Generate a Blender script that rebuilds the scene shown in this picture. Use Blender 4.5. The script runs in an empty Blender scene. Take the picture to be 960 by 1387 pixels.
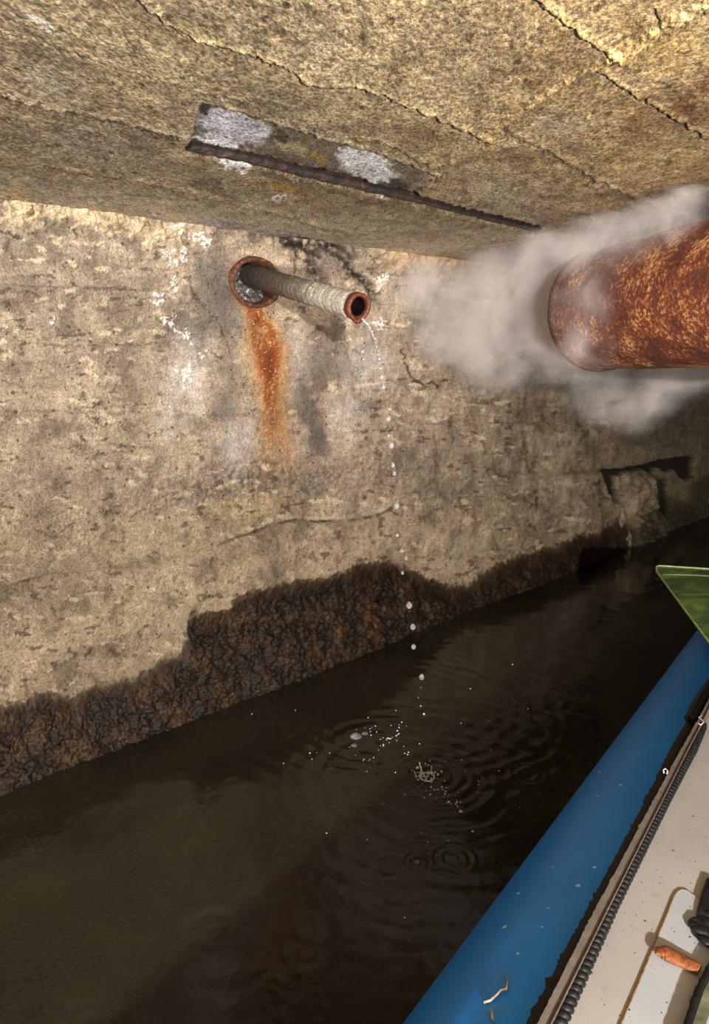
import bpy, bmesh, math, random
import numpy as np
from mathutils import Vector, Matrix

sc = bpy.context.scene
col = sc.collection

# ------------------------------------------------------------------ camera, world, lights, exposure
F = 1000.0; CX, CY = 480.0, 693.5; HOR = 475.0
PITCH = math.atan((CY - HOR) / F); CP, SP = math.cos(PITCH), math.sin(PITCH)
cd = bpy.data.cameras.new('camera'); cam = bpy.data.objects.new('camera', cd); col.objects.link(cam)
cam.location = (0, 0, 1.0); cam.rotation_euler = (math.pi / 2 - PITCH, 0, 0)
cd.sensor_fit = 'VERTICAL'; cd.sensor_height = 24; cd.lens = 24 * F / 1387.0; cd.clip_start = 0.02
sc.camera = cam

w = bpy.data.worlds.new('world'); sc.world = w; w.use_nodes = True
w.node_tree.nodes['Background'].inputs[0].default_value = (1.0, 0.93, 0.84, 1)
w.node_tree.nodes['Background'].inputs[1].default_value = 0.22

def lamp(name, kind, loc, power, colr, size=0.03, target=None, angle=None, blend=0.5):
    l = bpy.data.lights.new(name, kind); l.energy = power; l.color = colr
    if kind != 'AREA': l.shadow_soft_size = size
    else: l.shape = 'DISK'; l.size = size
    o = bpy.data.objects.new(name, l); col.objects.link(o); o.location = loc
    if target is not None:
        o.rotation_euler = (Vector(target) - Vector(loc)).to_track_quat('-Z', 'Y').to_euler()
    if kind == 'SPOT': l.spot_size = angle; l.spot_blend = blend
    return o
lamp('camera_flash', 'POINT', (0.36, -1.6, 1.22), 560, (1.0, 0.955, 0.91), 0.03)
lamp('ceiling_fill', 'SPOT', (0.55, -1.10, 0.58), 500, (1.0, 0.94, 0.86), 0.06, (0.20, 0.75, 1.60), math.radians(66), 1.0)  # unseen spot added to brighten the ceiling

sc.view_settings.view_transform = 'Standard'; sc.view_settings.look = 'None'
sc.view_settings.gamma = 1.0; sc.view_settings.use_curve_mapping = False
sc.view_settings.exposure = 0.12
sc.cycles.use_denoising = True
sc.cycles.volume_bounces = 4; sc.cycles.volume_step_rate = 1.0; sc.cycles.volume_max_steps = 256

# ------------------------------------------------------------------ helpers: projection
C0 = np.array([0, 0, 1.0])
def ray(x, y):
    a = (x - CX) / F; b = (CY - y) / F
    return np.array([a, CP + b * SP, -SP + b * CP])
def onz(x, y, z): r = ray(x, y); return C0 + r * (z - 1) / r[2]
def atd(x, y, depth): return C0 + ray(x, y) * depth           # depth along the camera axis
A0 = onz(0, 1058, 0); B0 = onz(820, 745, 0)
D = (B0 - A0) / np.linalg.norm(B0 - A0); N = np.array([D[1], -D[0], 0.0])
ZC = 1.312
def onwall(x, y): r = ray(x, y); return C0 + r * np.dot(A0 - C0, N) / np.dot(r, N)
def proj(P):
    q = P - C0
    z = q[..., 1] * CP - q[..., 2] * SP
    z = np.maximum(z, 0.12)
    b = q[..., 1] * SP + q[..., 2] * CP
    return CX + F * q[..., 0] / z, CY - F * b / z
def srgb(r, g, b):
    f = lambda v: (v / 255 / 12.92) if v / 255 <= 0.04045 else ((v / 255 + 0.055) / 1.055) ** 2.4
    return np.array([f(r), f(g), f(b)])
def rgba(r, g, b): return tuple(float(v) for v in srgb(r, g, b)) + (1.0,)

# ------------------------------------------------------------------ helpers: noise in numpy
def _hash(ix, iy, seed):
    h = (ix.astype(np.int64) * 374761393 + iy.astype(np.int64) * 668265263 + seed * 1442695041) & 0xffffffff
    h = ((h ^ (h >> 13)) * 1274126177) & 0xffffffff
    h = ((h ^ (h >> 15)) * 2246822519) & 0xffffffff
    return (h ^ (h >> 16)) & 0xffffffff
def gnoise(x, y, seed=0):
    ix = np.floor(x); iy = np.floor(y); fx = x - ix; fy = y - iy
    u = fx * fx * fx * (fx * (fx * 6 - 15) + 10); v = fy * fy * fy * (fy * (fy * 6 - 15) + 10)
    def g(dx, dy):
        a = _hash(ix + dx, iy + dy, seed) * (2 * math.pi / 4294967296.0)
        return np.cos(a) * (fx - dx) + np.sin(a) * (fy - dy)
    a = g(0, 0); b = g(1, 0); c = g(0, 1); d = g(1, 1)
    return (a + u * (b - a) + v * (c - a + u * (a - b - c + d))) * 1.5
def fbm(x, y, o=4, seed=0, gain=0.5):
    s = 0; a = 1.0; t = 0
    for k in range(o):
        s = s + a * gnoise(x * 2 ** k + 17.3 * k, y * 2 ** k - 9.1 * k, seed + k); t += a; a *= gain
    return s / t * 1.4
def ss(a, b, x):
    t = np.clip((x - a) / (b - a), 0, 1); return t * t * (3 - 2 * t)
def pdist(X, Y, pts):
    """distance to polyline and signed side (positive below the line on screen)"""
    best = np.full(X.shape, 1e9); side = np.zeros(X.shape)
    for (x0, y0), (x1, y1) in zip(pts[:-1], pts[1:]):
        dx, dy = x1 - x0, y1 - y0; L = dx * dx + dy * dy
        t = np.clip(((X - x0) * dx + (Y - y0) * dy) / L, 0, 1)
        ex = X - x0 - t * dx; ey = Y - y0 - t * dy
        d = np.hypot(ex, ey); m = d < best
        best = np.where(m, d, best); side = np.where(m, np.sign(dx * ey - dy * ex), side)
    return best, side
def inpoly(X, Y, pts):
    c = np.zeros(X.shape, bool); n = len(pts)
    for i in range(n):
        x0, y0 = pts[i]; x1, y1 = pts[(i + 1) % n]
        if y0 == y1: continue
        c ^= ((y0 > Y) != (y1 > Y)) & (X < (x1 - x0) * (Y - y0) / (y1 - y0) + x0)
    return c
def pmask(X, Y, pts, soft=3.0):
    d, _ = pdist(X, Y, list(pts) + [pts[0]])
    return ss(-soft, soft, np.where(inpoly(X, Y, pts), d, -d))
def blob(X, Y, cx, cy, rx, ry, ang=0, hard=0.0):
    c, s = math.cos(math.radians(ang)), math.sin(math.radians(ang))
    x = (X - cx) * c + (Y - cy) * s; y = -(X - cx) * s + (Y - cy) * c
    r = np.sqrt((x / rx) ** 2 + (y / ry) ** 2)
    return 1 - ss(hard, 1.0, r)
def interp_y(X, pts):
    p = np.array(pts, float); return np.interp(X, p[:, 0], p[:, 1])
def mixc(Cc, m, c): return Cc + (np.asarray(c) - Cc) * np.clip(m, 0, 1)[..., None]

# ------------------------------------------------------------------ helpers: objects
def new_obj(name, me, mats=(), parent=None, smooth=True):
    o = bpy.data.objects.new(name, me); col.objects.link(o)
    for m in (mats if isinstance(mats, (list, tuple)) else [mats]): me.materials.append(m)
    if parent is not None: o.parent = parent
    if smooth and len(me.polygons): me.polygons.foreach_set('use_smooth', [True] * len(me.polygons))
    return o
def tag(o, label=None, cat=None, group=None, kind=None):
    if label: o['label'] = label
    if cat: o['category'] = cat
    if group: o['group'] = group
    if kind: o['kind'] = kind
    return o
def grid_mesh(name, P, colr=None, wet=None, flip=False):
    h, wd = P.shape[:2]
    me = bpy.data.meshes.new(name)
    idx = np.arange(h * wd).reshape(h, wd)
    q = np.stack([idx[:-1, :-1], idx[:-1, 1:], idx[1:, 1:], idx[1:, :-1]], -1).reshape(-1, 4)
    if flip: q = q[:, ::-1]
    me.vertices.add(h * wd); me.vertices.foreach_set('co', P.reshape(-1, 3).astype(np.float32).ravel())
    nf = len(q); me.loops.add(nf * 4); me.polygons.add(nf)
    me.loops.foreach_set('vertex_index', q.astype(np.int32).ravel())
    me.polygons.foreach_set('loop_start', (np.arange(nf) * 4).astype(np.int32))
    me.polygons.foreach_set('loop_total', np.full(nf, 4, np.int32))
    me.update(calc_edges=True)
    if colr is not None:
        a = me.attributes.new('stain', 'FLOAT_COLOR', 'POINT')
        cc = np.concatenate([np.clip(colr, 0, 1), np.ones(colr.shape[:2] + (1,))], -1)
        a.data.foreach_set('color', cc.reshape(-1, 4).astype(np.float32).ravel())
    if wet is not None:
        a = me.attributes.new('wet', 'FLOAT', 'POINT')
        a.data.foreach_set('value', np.clip(wet, 0, 1).astype(np.float32).ravel())
    return me
def mesh_from(name, verts, faces):
    me = bpy.data.meshes.new(name)
    me.from_pydata([tuple(float(c) for c in v) for v in verts], [], faces); me.update(); return me
def frames(path):
    P = [Vector(p) for p in path]; out = []
    T = [(P[min(i + 1, len(P) - 1)] - P[max(i - 1, 0)]).normalized() for i in range(len(P))]
    up = Vector((0, 0, 1)) if abs(T[0].z) < 0.9 else Vector((1, 0, 0))
    n = (up - T[0] * up.dot(T[0])).normalized()
    for i in range(len(P)):
        n = (n - T[i] * n.dot(T[i])).normalized(); out.append((P[i], T[i], n, T[i].cross(n)))
    return out
def tube(path, radii, seg=16, cap=True, jitter=None):
    fr = frames(path); V = []; Fc = []
    for i, (p, t, n, b) in enumerate(fr):
        r = radii[i] if hasattr(radii, '__len__') else radii
        for k in range(seg):
            a = 2 * math.pi * k / seg
            rr = r * (1 + (jitter(i, k) if jitter else 0))
            V.append(p + n * (rr * math.cos(a)) + b * (rr * math.sin(a)))
    for i in range(len(fr) - 1):
        for k in range(seg):
            a, b2 = i * seg + k, i * seg + (k + 1) % seg
            Fc.append((a, b2, b2 + seg, a + seg))
    if cap:
        Fc.append(tuple(range(seg))[::-1]); Fc.append(tuple((len(fr) - 1) * seg + k for k in range(seg)))
    return V, Fc
def join_vf(items):
    V = []; Fc = []
    for v, f in items:
        o = len(V); V += list(v); Fc += [tuple(i + o for i in x) for x in f]
    return V, Fc

# ------------------------------------------------------------------ helpers: materials
def mat(name):
    m = bpy.data.materials.new(name); m.use_nodes = True
    nt = m.node_tree; b = nt.nodes['Principled BSDF']
    return m, nt, b
def nd(nt, t, **kw):
    n = nt.nodes.new(t)
    for k, v in kw.items():
        if k.startswith('i_'):
            key = k[2:]; key = int(key) if key.isdigit() else key.replace('_', ' ')
            n.inputs[key].default_value = v
        else: setattr(n, k, v)
    return n
def L(nt, a, b): nt.links.new(a, b)
def noise_node(nt, scale, detail=6, rough=0.6, vec=None, dist=0.0):
    n = nd(nt, 'ShaderNodeTexNoise', i_Scale=scale, i_Detail=detail, i_Roughness=rough, i_Distortion=dist)
    if vec is not None: L(nt, vec, n.inputs['Vector'])
    return n
def ramp(nt, fac, stops):
    r = nd(nt, 'ShaderNodeValToRGB'); e = r.color_ramp.elements
    e[0].position, e[0].color = stops[0][0], stops[0][1]
    e[1].position, e[1].color = stops[-1][0], stops[-1][1]
    for p, c in stops[1:-1]:
        x = e.new(p); x.color = c
    L(nt, fac, r.inputs[0]); return r
def mixn(nt, fac, a, b, blend='MIX'):
    m = nd(nt, 'ShaderNodeMix', data_type='RGBA', blend_type=blend)
    for s, v in ((0, fac), (6, a), (7, b)):
        if isinstance(v, (int, float)): m.inputs[s].default_value = v
        elif isinstance(v, tuple): m.inputs[s].default_value = v
        else: L(nt, v, m.inputs[s])
    return m.outputs[2]
def bump(nt, bsdf, h, strength=0.5, dist=0.01, prev=None):
    b = nd(nt, 'ShaderNodeBump', i_Strength=strength, i_Distance=dist)
    L(nt, h, b.inputs['Height'])
    if prev is not None: L(nt, prev, b.inputs['Normal'])
    if bsdf is not None: L(nt, b.outputs[0], bsdf.inputs['Normal'])
    return b.outputs[0]
def objco(nt): return nd(nt, 'ShaderNodeTexCoord').outputs['Object']

def simple_mat(name, c1, c2, scale=40, rough=0.5, bstr=0.3, bdist=0.002, metallic=0.0, stops=None, detail=6, spec=0.5):
    m, nt, b = mat(name); co = objco(nt)
    n = noise_node(nt, scale, detail, 0.65, co)
    r = ramp(nt, n.outputs[0], stops or [(0.35, c1), (0.65, c2)])
    L(nt, r.outputs[0], b.inputs['Base Color']); b.inputs['Roughness'].default_value = rough
    b.inputs['Metallic'].default_value = metallic; b.inputs['Specular IOR Level'].default_value = spec
    n2 = noise_node(nt, scale * 2.3, 5, 0.6, co)
    bump(nt, b, n2.outputs[0], bstr, bdist)
    return m

def concrete_mat(name, grain, gstr, speck, blotch=1.0, sq=(1, 1, 1)):
    m, nt, b = mat(name); co = objco(nt)
    mp = nd(nt, 'ShaderNodeMapping'); L(nt, co, mp.inputs[0]); mp.inputs['Scale'].default_value = sq; co = mp.outputs[0]
    at = nd(nt, 'ShaderNodeAttribute', attribute_name='stain')
    wt = nd(nt, 'ShaderNodeAttribute', attribute_name='wet')
    n1 = noise_node(nt, grain, 3, 0.7, co)
    n2 = noise_node(nt, grain * 0.22, 5, 0.65, co)
    n3 = noise_node(nt, grain * 0.05, 6, 0.6, co)
    sp = ramp(nt, n1.outputs[0], [(0.36, (1 - speck,) * 3 + (1,)), (0.5, (1, 1, 1, 1)), (0.64, (1 + speck * 1.1, 1 + speck, 1 + speck * 0.85, 1))])
    sp2 = ramp(nt, n2.outputs[0], [(0.33, (1 - .42 * blotch, 1 - .44 * blotch, 1 - .46 * blotch, 1)), (0.5, (1, 1, 1, 1)), (0.67, (1 + .36 * blotch, 1 + .34 * blotch, 1 + .3 * blotch, 1))])
    sp3 = ramp(nt, n3.outputs[0], [(0.3, (0.84, 0.83, 0.83, 1)), (0.5, (1, 1, 1, 1)), (0.7, (1.13, 1.12, 1.1, 1))])
    c = mixn(nt, 1.0, at.outputs[0], sp.outputs[0], 'MULTIPLY')
    c = mixn(nt, 1.0, c, sp2.outputs[0], 'MULTIPLY'); c = mixn(nt, 1.0, c, sp3.outputs[0], 'MULTIPLY')
    # small dark pits
    v = nd(nt, 'ShaderNodeTexVoronoi', i_Scale=grain * 0.16, i_Randomness=1.0); L(nt, co, v.inputs['Vector'])
    nv = noise_node(nt, grain * 0.03, 3, 0.5, co)
    mm = nd(nt, 'ShaderNodeMath', operation='MULTIPLY', i_1=0.26); L(nt, nv.outputs[0], mm.inputs[0])
    lt = nd(nt, 'ShaderNodeMath', operation='LESS_THAN'); L(nt, v.outputs['Distance'], lt.inputs[0]); L(nt, mm.outputs[0], lt.inputs[1])
    c = mixn(nt, lt.outputs[0], c, mixn(nt, 1.0, c, (0.45, 0.4, 0.36, 1), 'MULTIPLY'))
    L(nt, c, b.inputs['Base Color'])
    mr = nd(nt, 'ShaderNodeMapRange', i_3=0.92, i_4=0.22); L(nt, wt.outputs['Fac'], mr.inputs[0]); L(nt, mr.outputs[0], b.inputs['Roughness'])
    sl = nd(nt, 'ShaderNodeMapRange', i_3=0.35, i_4=0.28); L(nt, wt.outputs['Fac'], sl.inputs[0]); L(nt, sl.outputs[0], b.inputs['Specular IOR Level'])
    p = bump(nt, None, n2.outputs[0], 0.7, 0.006)
    p = bump(nt, None, lt.outputs[0], -0.4, 0.002, p)
    p = bump(nt, None, n1.outputs[0], gstr, 0.0028, p)
    nw = noise_node(nt, grain * 0.35, 4, 0.7, co); wm = nd(nt, 'ShaderNodeMath', operation='MULTIPLY'); L(nt, nw.outputs[0], wm.inputs[0]); L(nt, wt.outputs['Fac'], wm.inputs[1])
    bump(nt, b, wm.outputs[0], 0.7, 0.004, p)
    return m
M_WALL = concrete_mat('weathered_concrete', 230, 0.8, 0.36, 0.45)
M_CEIL = concrete_mat('sandy_ceiling_concrete', 240, 1.0, 0.60, 0.8, (1.0, 0.42, 1.0))

# ================================================================== STRUCTURE: wall_left
def build_wall():
    xs = np.concatenate([np.linspace(-600, -70, 30)[:-1], np.arange(-70, 1030, 1.5)])
    us = np.array([np.dot(onwall(x, HOR) - A0, D) for x in xs])
    us = np.concatenate([us, np.linspace(us[-1], 9.0, 60)[1:]])
    zs = np.concatenate([np.linspace(-0.5, -0.06, 8)[:-1], np.linspace(-0.06, ZC + 0.06, 540)])
    U, Z = np.meshgrid(us, zs)
    P = A0[None, None, :] + U[..., None] * D + np.stack([0 * U, 0 * U, Z], -1)
    X, Y = proj(P)
    # raggedness
    n1 = fbm(X / 28, Y / 28, 5, 3); n2 = fbm(X / 28, Y / 28, 5, 11)
    Xw = X + 13 * n1; Yw = Y + 13 * n2
    nb = fbm(U * 3, Z * 3, 5, 21); nm = fbm(U * 14, Z * 14, 5, 31); nf = fbm(U * 60, Z * 60, 4, 41)
    ns = fbm(U * 22, Z * 5, 4, 51)          # vertical streaks
    nh = fbm(U * 2.5, Z * 26, 4, 61)        # horizontal board marks
    # --- albedo
    Cc = np.zeros(X.shape + (3,)) + srgb(162, 146, 128)
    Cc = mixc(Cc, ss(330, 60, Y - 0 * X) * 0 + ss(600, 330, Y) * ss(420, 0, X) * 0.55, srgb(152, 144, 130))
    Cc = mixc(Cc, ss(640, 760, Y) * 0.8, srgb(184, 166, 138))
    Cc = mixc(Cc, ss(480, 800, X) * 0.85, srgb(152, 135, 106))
    Cc = mixc(Cc, ss(0.0, 0.5, nb) * 0.45, srgb(186, 172, 148))
    Cc = mixc(Cc, ss(0.0, 0.5, -nb) * 0.55, srgb(120, 108, 92))
    Cc = mixc(Cc, ss(0.1, 0.6, nh) * 0.35 * ss(720, 640, Y), srgb(130, 117, 100))
    Cc = mixc(Cc, ss(0.1, 0.7, -nh) * 0.28 * ss(720, 640, Y), srgb(190, 172, 150))
    Cc = mixc(Cc, ss(0.15, 0.6, ns) * 0.3 * ss(520, 330, Y), srgb(112, 105, 97))
    Cc = mixc(Cc, ss(0.1, 0.5, nm) * 0.28, srgb(205, 190, 165))
    Cc = mixc(Cc, ss(0.1, 0.5, -nm) * 0.5, srgb(92, 81, 68))
    # dark rough layer band across at y about 600-680
    band = blob(X, Y, 330, 655, 260, 48, -5) * ss(-0.15, 0.3, nm + nf)
    Cc = mixc(Cc, band * 0.8, srgb(88, 80, 72))
    Cc = mixc(Cc, blob(Xw, Yw, 340, 690, 90, 34, -10) * 0.6, srgb(205, 182, 138))
    g1 = fbm(X / 5.5, Y / 4.5, 2, 902); Cc = Cc * (1 + 0.20 * np.clip(g1, -1, 1))[..., None]
    g2 = fbm(X / 40, Y / 5, 3, 903); Cc = mixc(Cc, ss(0.15, 0.6, g2) * 0.35 * ss(620, 560, Y), srgb(108, 98, 86))
    def hair(sc_, sd, wdt, gth):
        n_ = fbm(X / sc_, Y / (sc_ * 0.6), 4, sd); g_ = ss(gth, gth + 0.15, fbm(X / 60, Y / 45, 3, sd + 50))
        return np.exp(-(n_ / wdt) ** 2) * g_
    chips = ss(0.30, 0.36, fbm(X / 22, Y / 12, 5, 910)) * ss(-0.2, 0.2, fbm(X / 90, Y / 60, 2, 911))
    Cc = mixc(Cc, chips * 0.7, srgb(212, 196, 170)); chd = ss(0.34, 0.40, fbm(X / 20, Y / 10, 5, 915)) * ss(-0.2, 0.2, fbm(X / 80, Y / 60, 2, 916))
    Cc = mixc(Cc, chd * 0.75, srgb(82, 70, 58))
    hr = np.maximum(hair(60, 920, 0.012, 0.05), hair(40, 930, 0.016, 0.12)); Cc = mixc(Cc, hr * 0.7, srgb(58, 48, 38))
    for yy, x0, x1 in ((388, -50, 220), (463, 0, 250), (556, 0, 330), (600, 100, 330), (560, 520, 760)):
        Cc = mixc(Cc, np.exp(-((Y - yy - 4 * n2 - 0.02 * X) / 2.2) ** 2) * ss(x0 - 20, x0 + 20, X) * ss(x1 + 20, x1 - 20, X) * ss(-0.3, 0.2, n1) * 0.5, srgb(84, 74, 64))
    # grey halo round the little pipe and the two grey runs below it
    for b_ in ((300, 400, 60, 95, 0, .75), (255, 440, 55, 70, 20, .5), (310, 520, 28, 130, 4, .55), (430, 480, 50, 80, 20, .55),
               (415, 560, 22, 95, -14, .8), (430, 590, 15, 45, -25, .8), (460, 350, 60, 45, 10, .6), (285, 350, 30, 50, 0, .5)):
        Cc = mixc(Cc, blob(Xw, Yw, *b_[:5]) * b_[5] * 1.15, srgb(92, 87, 82))
    for b_ in ((255, 510, 45, 90, 0, .7), (320, 600, 45, 60, 0, .55), (400, 480, 30, 60, 0, .4), (500, 490, 60, 60, 0, .5), (470, 560, 40, 60, 0, .5), (225, 560, 25, 70, 0, .5), (560, 400, 60, 50, 0, .4)):
        Cc = mixc(Cc, blob(Xw, Yw, *b_[:5]) * b_[5], srgb(200, 195, 190))
    # dark soot and cracks over the pipe; last blob paints the big pipe's shadow
    for b_ in ((395, 330, 45, 16, 25, .9), (440, 330, 40, 26, 10, .75), (420, 365, 16, 40, -20, .6), (475, 370, 42, 14, 35, .75), (500, 395, 30, 12, 45, .6), (350, 320, 40, 14, 10, .5),
               (590, 440, 60, 40, 30, .35), (700, 505, 90, 16, 10, .3)):
        Cc = mixc(Cc, blob(Xw, Yw, *b_[:5]) * b_[5] * ss(-0.5, 0.1, n1 + nf) * 1.5, srgb(30, 26, 24))
    # cream lumpy cornice
    jy = interp_y(X, [(-200, 255), (0, 275), (240, 305), (480, 335), (700, 357), (960, 400)])
    corn = ss(48, 10, Y - jy) * ss(300, 200, X)
    Cc = mixc(Cc, corn * ss(-0.35, 0.15, nm + 0.5 * nf) * 0.9, srgb(206, 190, 158))
    Cc = mixc(Cc, corn * ss(0.2, 0.5, n2 + 0.6 * nf) * 0.8, srgb(112, 82, 50))
    Cc = mixc(Cc, ss(40, 10, Y - jy) * ss(480, 560, X) * 0.6, srgb(178, 150, 108))
    # white lime deposits
    Xv = X + 9 * fbm(X / 9, Y / 9, 3, 77); Yv = Y + 9 * fbm(X / 9, Y / 9, 3, 78)
    wht = 0 * X
    for b_ in ((228, 350, 14, 22, 0, 1), (248, 345, 12, 16, 0, .9), (236, 385, 6, 26, 0, 1), (213, 405, 7, 14, 0, 1), (228, 435, 22, 8, 32, 1.1), (252, 455, 24, 7, 38, 1.0),
               (268, 325, 28, 12, 20, .9), (232, 308, 20, 8, 0, .7), (252, 505, 24, 16, 20, .7), (515, 380, 12, 22, 20, .8), (512, 440, 14, 14, 0, .9), (72, 434, 6, 5, 0, .9), (275, 480, 14, 12, 0, .5), (370, 300, 36, 10, 10, .5), (300, 300, 50, 10, 10, .7)):
        wht = np.maximum(wht, blob(Xv, Yv, *b_[:5]) * b_[5])
    wht = wht * ss(-0.25, 0.1, fbm(X / 4.5, Y / 4.5, 3, 940) + 0.3 * nf + 0.2 * n1)
    Cc = mixc(Cc, ss(0.15, 0.5, wht) * 0.95, srgb(236, 232, 228))
    # rust run under the sleeve
    cx = interp_y(Y, [(410, 340), (440, 352), (470, 362), (520, 366), (580, 371), (640, 380)])
    hw = interp_y(Y, [(400, 22), (412, 12), (430, 15), (470, 25), (500, 22), (540, 15), (600, 17), (650, 24)])
    rr = np.abs(X + 5 * n1 - cx) / hw
    fade = ss(404, 414, Y) * ss(665, 570, Y)
    Cc = mixc(Cc, ss(1.7, 0.9, rr) * fade * 0.75, srgb(176, 136, 88))
    Cc = mixc(Cc, ss(1.1, 0.5, rr) * fade * ss(640, 500, Y) * ss(-0.6, 0.0, nf + nm + 0.3), srgb(150, 84, 38))
    Cc = mixc(Cc, ss(0.7, 0.1, rr) * ss(404, 414, Y) * ss(600, 500, Y) * ss(-0.2, 0.3, nm), srgb(112, 56, 26))
    Cc = mixc(Cc, blob(Xw, Yw, 374, 572, 7, 14) * 0.6, srgb(84, 42, 20))
    fl = ss(0.55, 0.65, fbm(U * 130, Z * 130, 2, 91)) * ss(1.2, 0.8, rr) * fade
    Cc = mixc(Cc, fl * 0.8, srgb(205, 190, 160))
    # ledge line and cracks
    L1 = [(-60, 815), (0, 800), (60, 782), (170, 768), (255, 752), (318, 730), (350, 716), (400, 704), (450, 706), (500, 700), (530, 688), (600, 672), (640, 662), (700, 652), (760, 640), (815, 637)]
    ly = interp_y(X, L1) + 3 * n2
    dl = Y - ly
    Cc = mixc(Cc, np.exp(-(dl / 1.6) ** 2) * (0.3 + 0.6 * ss(290, 340, X) * ss(560, 500, X)) * ss(-0.4, 0.2, nm), srgb(48, 40, 32))
    Cc = mixc(Cc, ss(0, 6, dl) * ss(40, 14, dl) * ss(300, 360, X) * ss(520, 440, X) * 0.5 * ss(-0.3, 0.3, n1), srgb(112, 92, 66))
    crack = 0 * X
    def ck(pts, wpx, st=1.0):
        nonlocal crack
        d, _ = pdist(X + 4 * fbm(X / 8, Y / 8, 3, 5), Y + 4 * fbm(X / 8, Y / 8, 3, 6), pts)
        crack = np.maximum(crack, np.exp(-(d / wpx) ** 2) * st)
    ck([(545, 473), (551, 497), (562, 515), (575, 520), (588, 518), (593, 523)], 1.6)
    ck([(375, 318), (400, 335), (398, 372)], 1.8); ck([(372, 316), (388, 330), (410, 340), (430, 348)], 2.6)
    ck([(440, 340), (462, 352), (478, 368), (492, 380), (500, 398)], 2.2); ck([(450, 322), (470, 350)], 3)
    ck([(500, 368), (540, 372), (580, 368)], 1.2, .7); ck([(500, 350), (512, 362)], 1.2, .7)
    ck([(0, 313), (30, 321)], 1.5); ck([(95, 308), (106, 318)], 1.5); ck([(222, 400), (255, 372), (262, 398)], 1.3, .7)
    ck([(262, 398), (300, 440), (312, 480)], 1.3, .6); ck([(610, 565), (618, 585), (632, 592)], 1.2, .6)
    ck([(705, 560), (712, 600), (716, 640)], 1.5, .6); ck([(720, 672), (717, 688)], 2.0); ck([(0, 385), (60, 388), (180, 392)], 1.2, .5)
    ck([(20, 462), (110, 470), (250, 462)], 1.0, .45); ck([(96, 553), (190, 548)], 1.6, .45); ck([(165, 565), (205, 590), (240, 575)], 1.0, .4)
    ck([(90, 880), (98, 884)], 3.5, .8); ck([(115, 885), (120, 880)], 3.0, .8); ck([(112, 850), (130, 845)], 2.2, .7); ck([(30, 918), (36, 948)], 3.0, .5)
    ck([(45, 715), (75, 730), (100, 708)], 1.3, .6); ck([(140, 690), (180, 700), (205, 680)], 1.3, .6)
    ck([(288, 755), (285, 765)], 1.3, .7); ck([(355, 700), (345, 720)], 1.0, .4)
    Cc = mixc(Cc, crack * 0.9, srgb(44, 37, 30))
    Cc = Cc * (1 - 0.17 * ss(560, 150, X) - 0.08 * ss(560, 800, Y))[..., None]  # colour darkened to the left and bottom to offset the strong light there
    # wet foot of the wall
    wb = [(-300, 1010), (-60, 965), (0, 950), (30, 945), (45, 932), (75, 936), (95, 942), (125, 925), (165, 918), (195, 905), (215, 888), (238, 880), (248, 858), (243, 838), (262, 826), (300, 822), (330, 795), (380, 785),
          (430, 778), (480, 760), (520, 758), (550, 768), (580, 782), (605, 790), (625, 788), (660, 764), (690, 748), (740, 738), (770, 722), (800, 716), (830, 700), (870, 690), (960, 640), (1100, 600)]
    wy = interp_y(X, wb) + 5 * n2 + 2.0 * nf * 3
    dw = Y - wy
    wet = ss(-1.5, 2.5, dw)
    for b_ in ((118, 882, 7, 6, 0), (210, 860, 10, 6, -20), (126, 915, 9, 12, 0), (8, 873, 6, 4, 0), (248, 862, 10, 12, 0), (560, 752, 6, 5, 0)):
        wet = np.maximum(wet, ss(0.2, 0.5, blob(Xw, Yw, *b_)) * 0.8)
    dark = mixc(np.zeros(Cc.shape) + srgb(36, 26, 18), ss(-0.1, 0.5, nm + 0.5 * nf), srgb(70, 51, 33))
    dark = mixc(dark, ss(0, 0.5, nf + 0.3 * nm) * 0.6, srgb(20, 15, 11))
    dark = mixc(dark, ss(0.35, 0.6, n1) * blob(X, Y, 420, 840, 160, 60) * 0.7, srgb(100, 64, 30))
    Cc = mixc(Cc, wet * ss(-6, 9, dw + 5 * nm), dark)
    Cc = mixc(Cc, wet * ss(22, -4, dw) * 0.6, srgb(78, 62, 44))
    Cc = mixc(Cc, ss(-22, -2, dw) * (1 - wet) * 0.22 * ss(-0.3, 0.3, nm), srgb(120, 98, 70))
    # broken right end grey-green, with pipe and paddle shade painted in
    Cc = mixc(Cc, ss(815, 860, X) * 0.6, srgb(96, 90, 74))
    Cc = mixc(Cc, ss(740, 860, X) * ss(640, 560, Y) * 0.5, srgb(82, 74, 62))
    Cc = Cc * np.array([1.03, 0.985, 0.95])
    # --- relief
    H = 0.009 * nb + 0.0045 * nm + 0.0016 * nf + 0.0015 * nh
    H += -0.006 * crack
    H += 0.020 * ss(-20, 60, dl) + 0.014 * ss(-2, 5, dl) * ss(300, 350, X) * ss(560, 480, X) - 0.004 * np.exp(-(dl / 2.0) ** 2)
    H += 0.004 * band * nf * 2
    H += 0.0025 * ss(0.15, 0.5, wht)
    rough = fbm(U * 26, Z * 34, 6, 71, 0.7)
    H += wet * ss(0, 40, dw) * (0.018 * rough + 0.003 * fbm(U * 110, Z * 110, 3, 73)) + 0.05 * ss(0.30, -0.05, Z) * ss(-20, 40, dw) - 0.004 * ss(-3, 3, dw)
    H += 0.020 * ss(42, 0, Y - jy) * (1 + 0.9 * nm) + 0.010 * corn * nf
    uc = np.dot(onwall(345, 383) - A0, D); zc = onwall(345, 383)[2]
    rh = np.hypot((U - uc) / 1.06, (Z - zc) / 0.84)
    H = np.where(rh < 0.15, H * ss(0.07, 0.15, rh), H)
    H = H - 0.07 * ss(0.074, 0.062, rh)
    Cc = mixc(Cc, ss(0.072, 0.062, rh), srgb(50, 44, 40))
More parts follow.
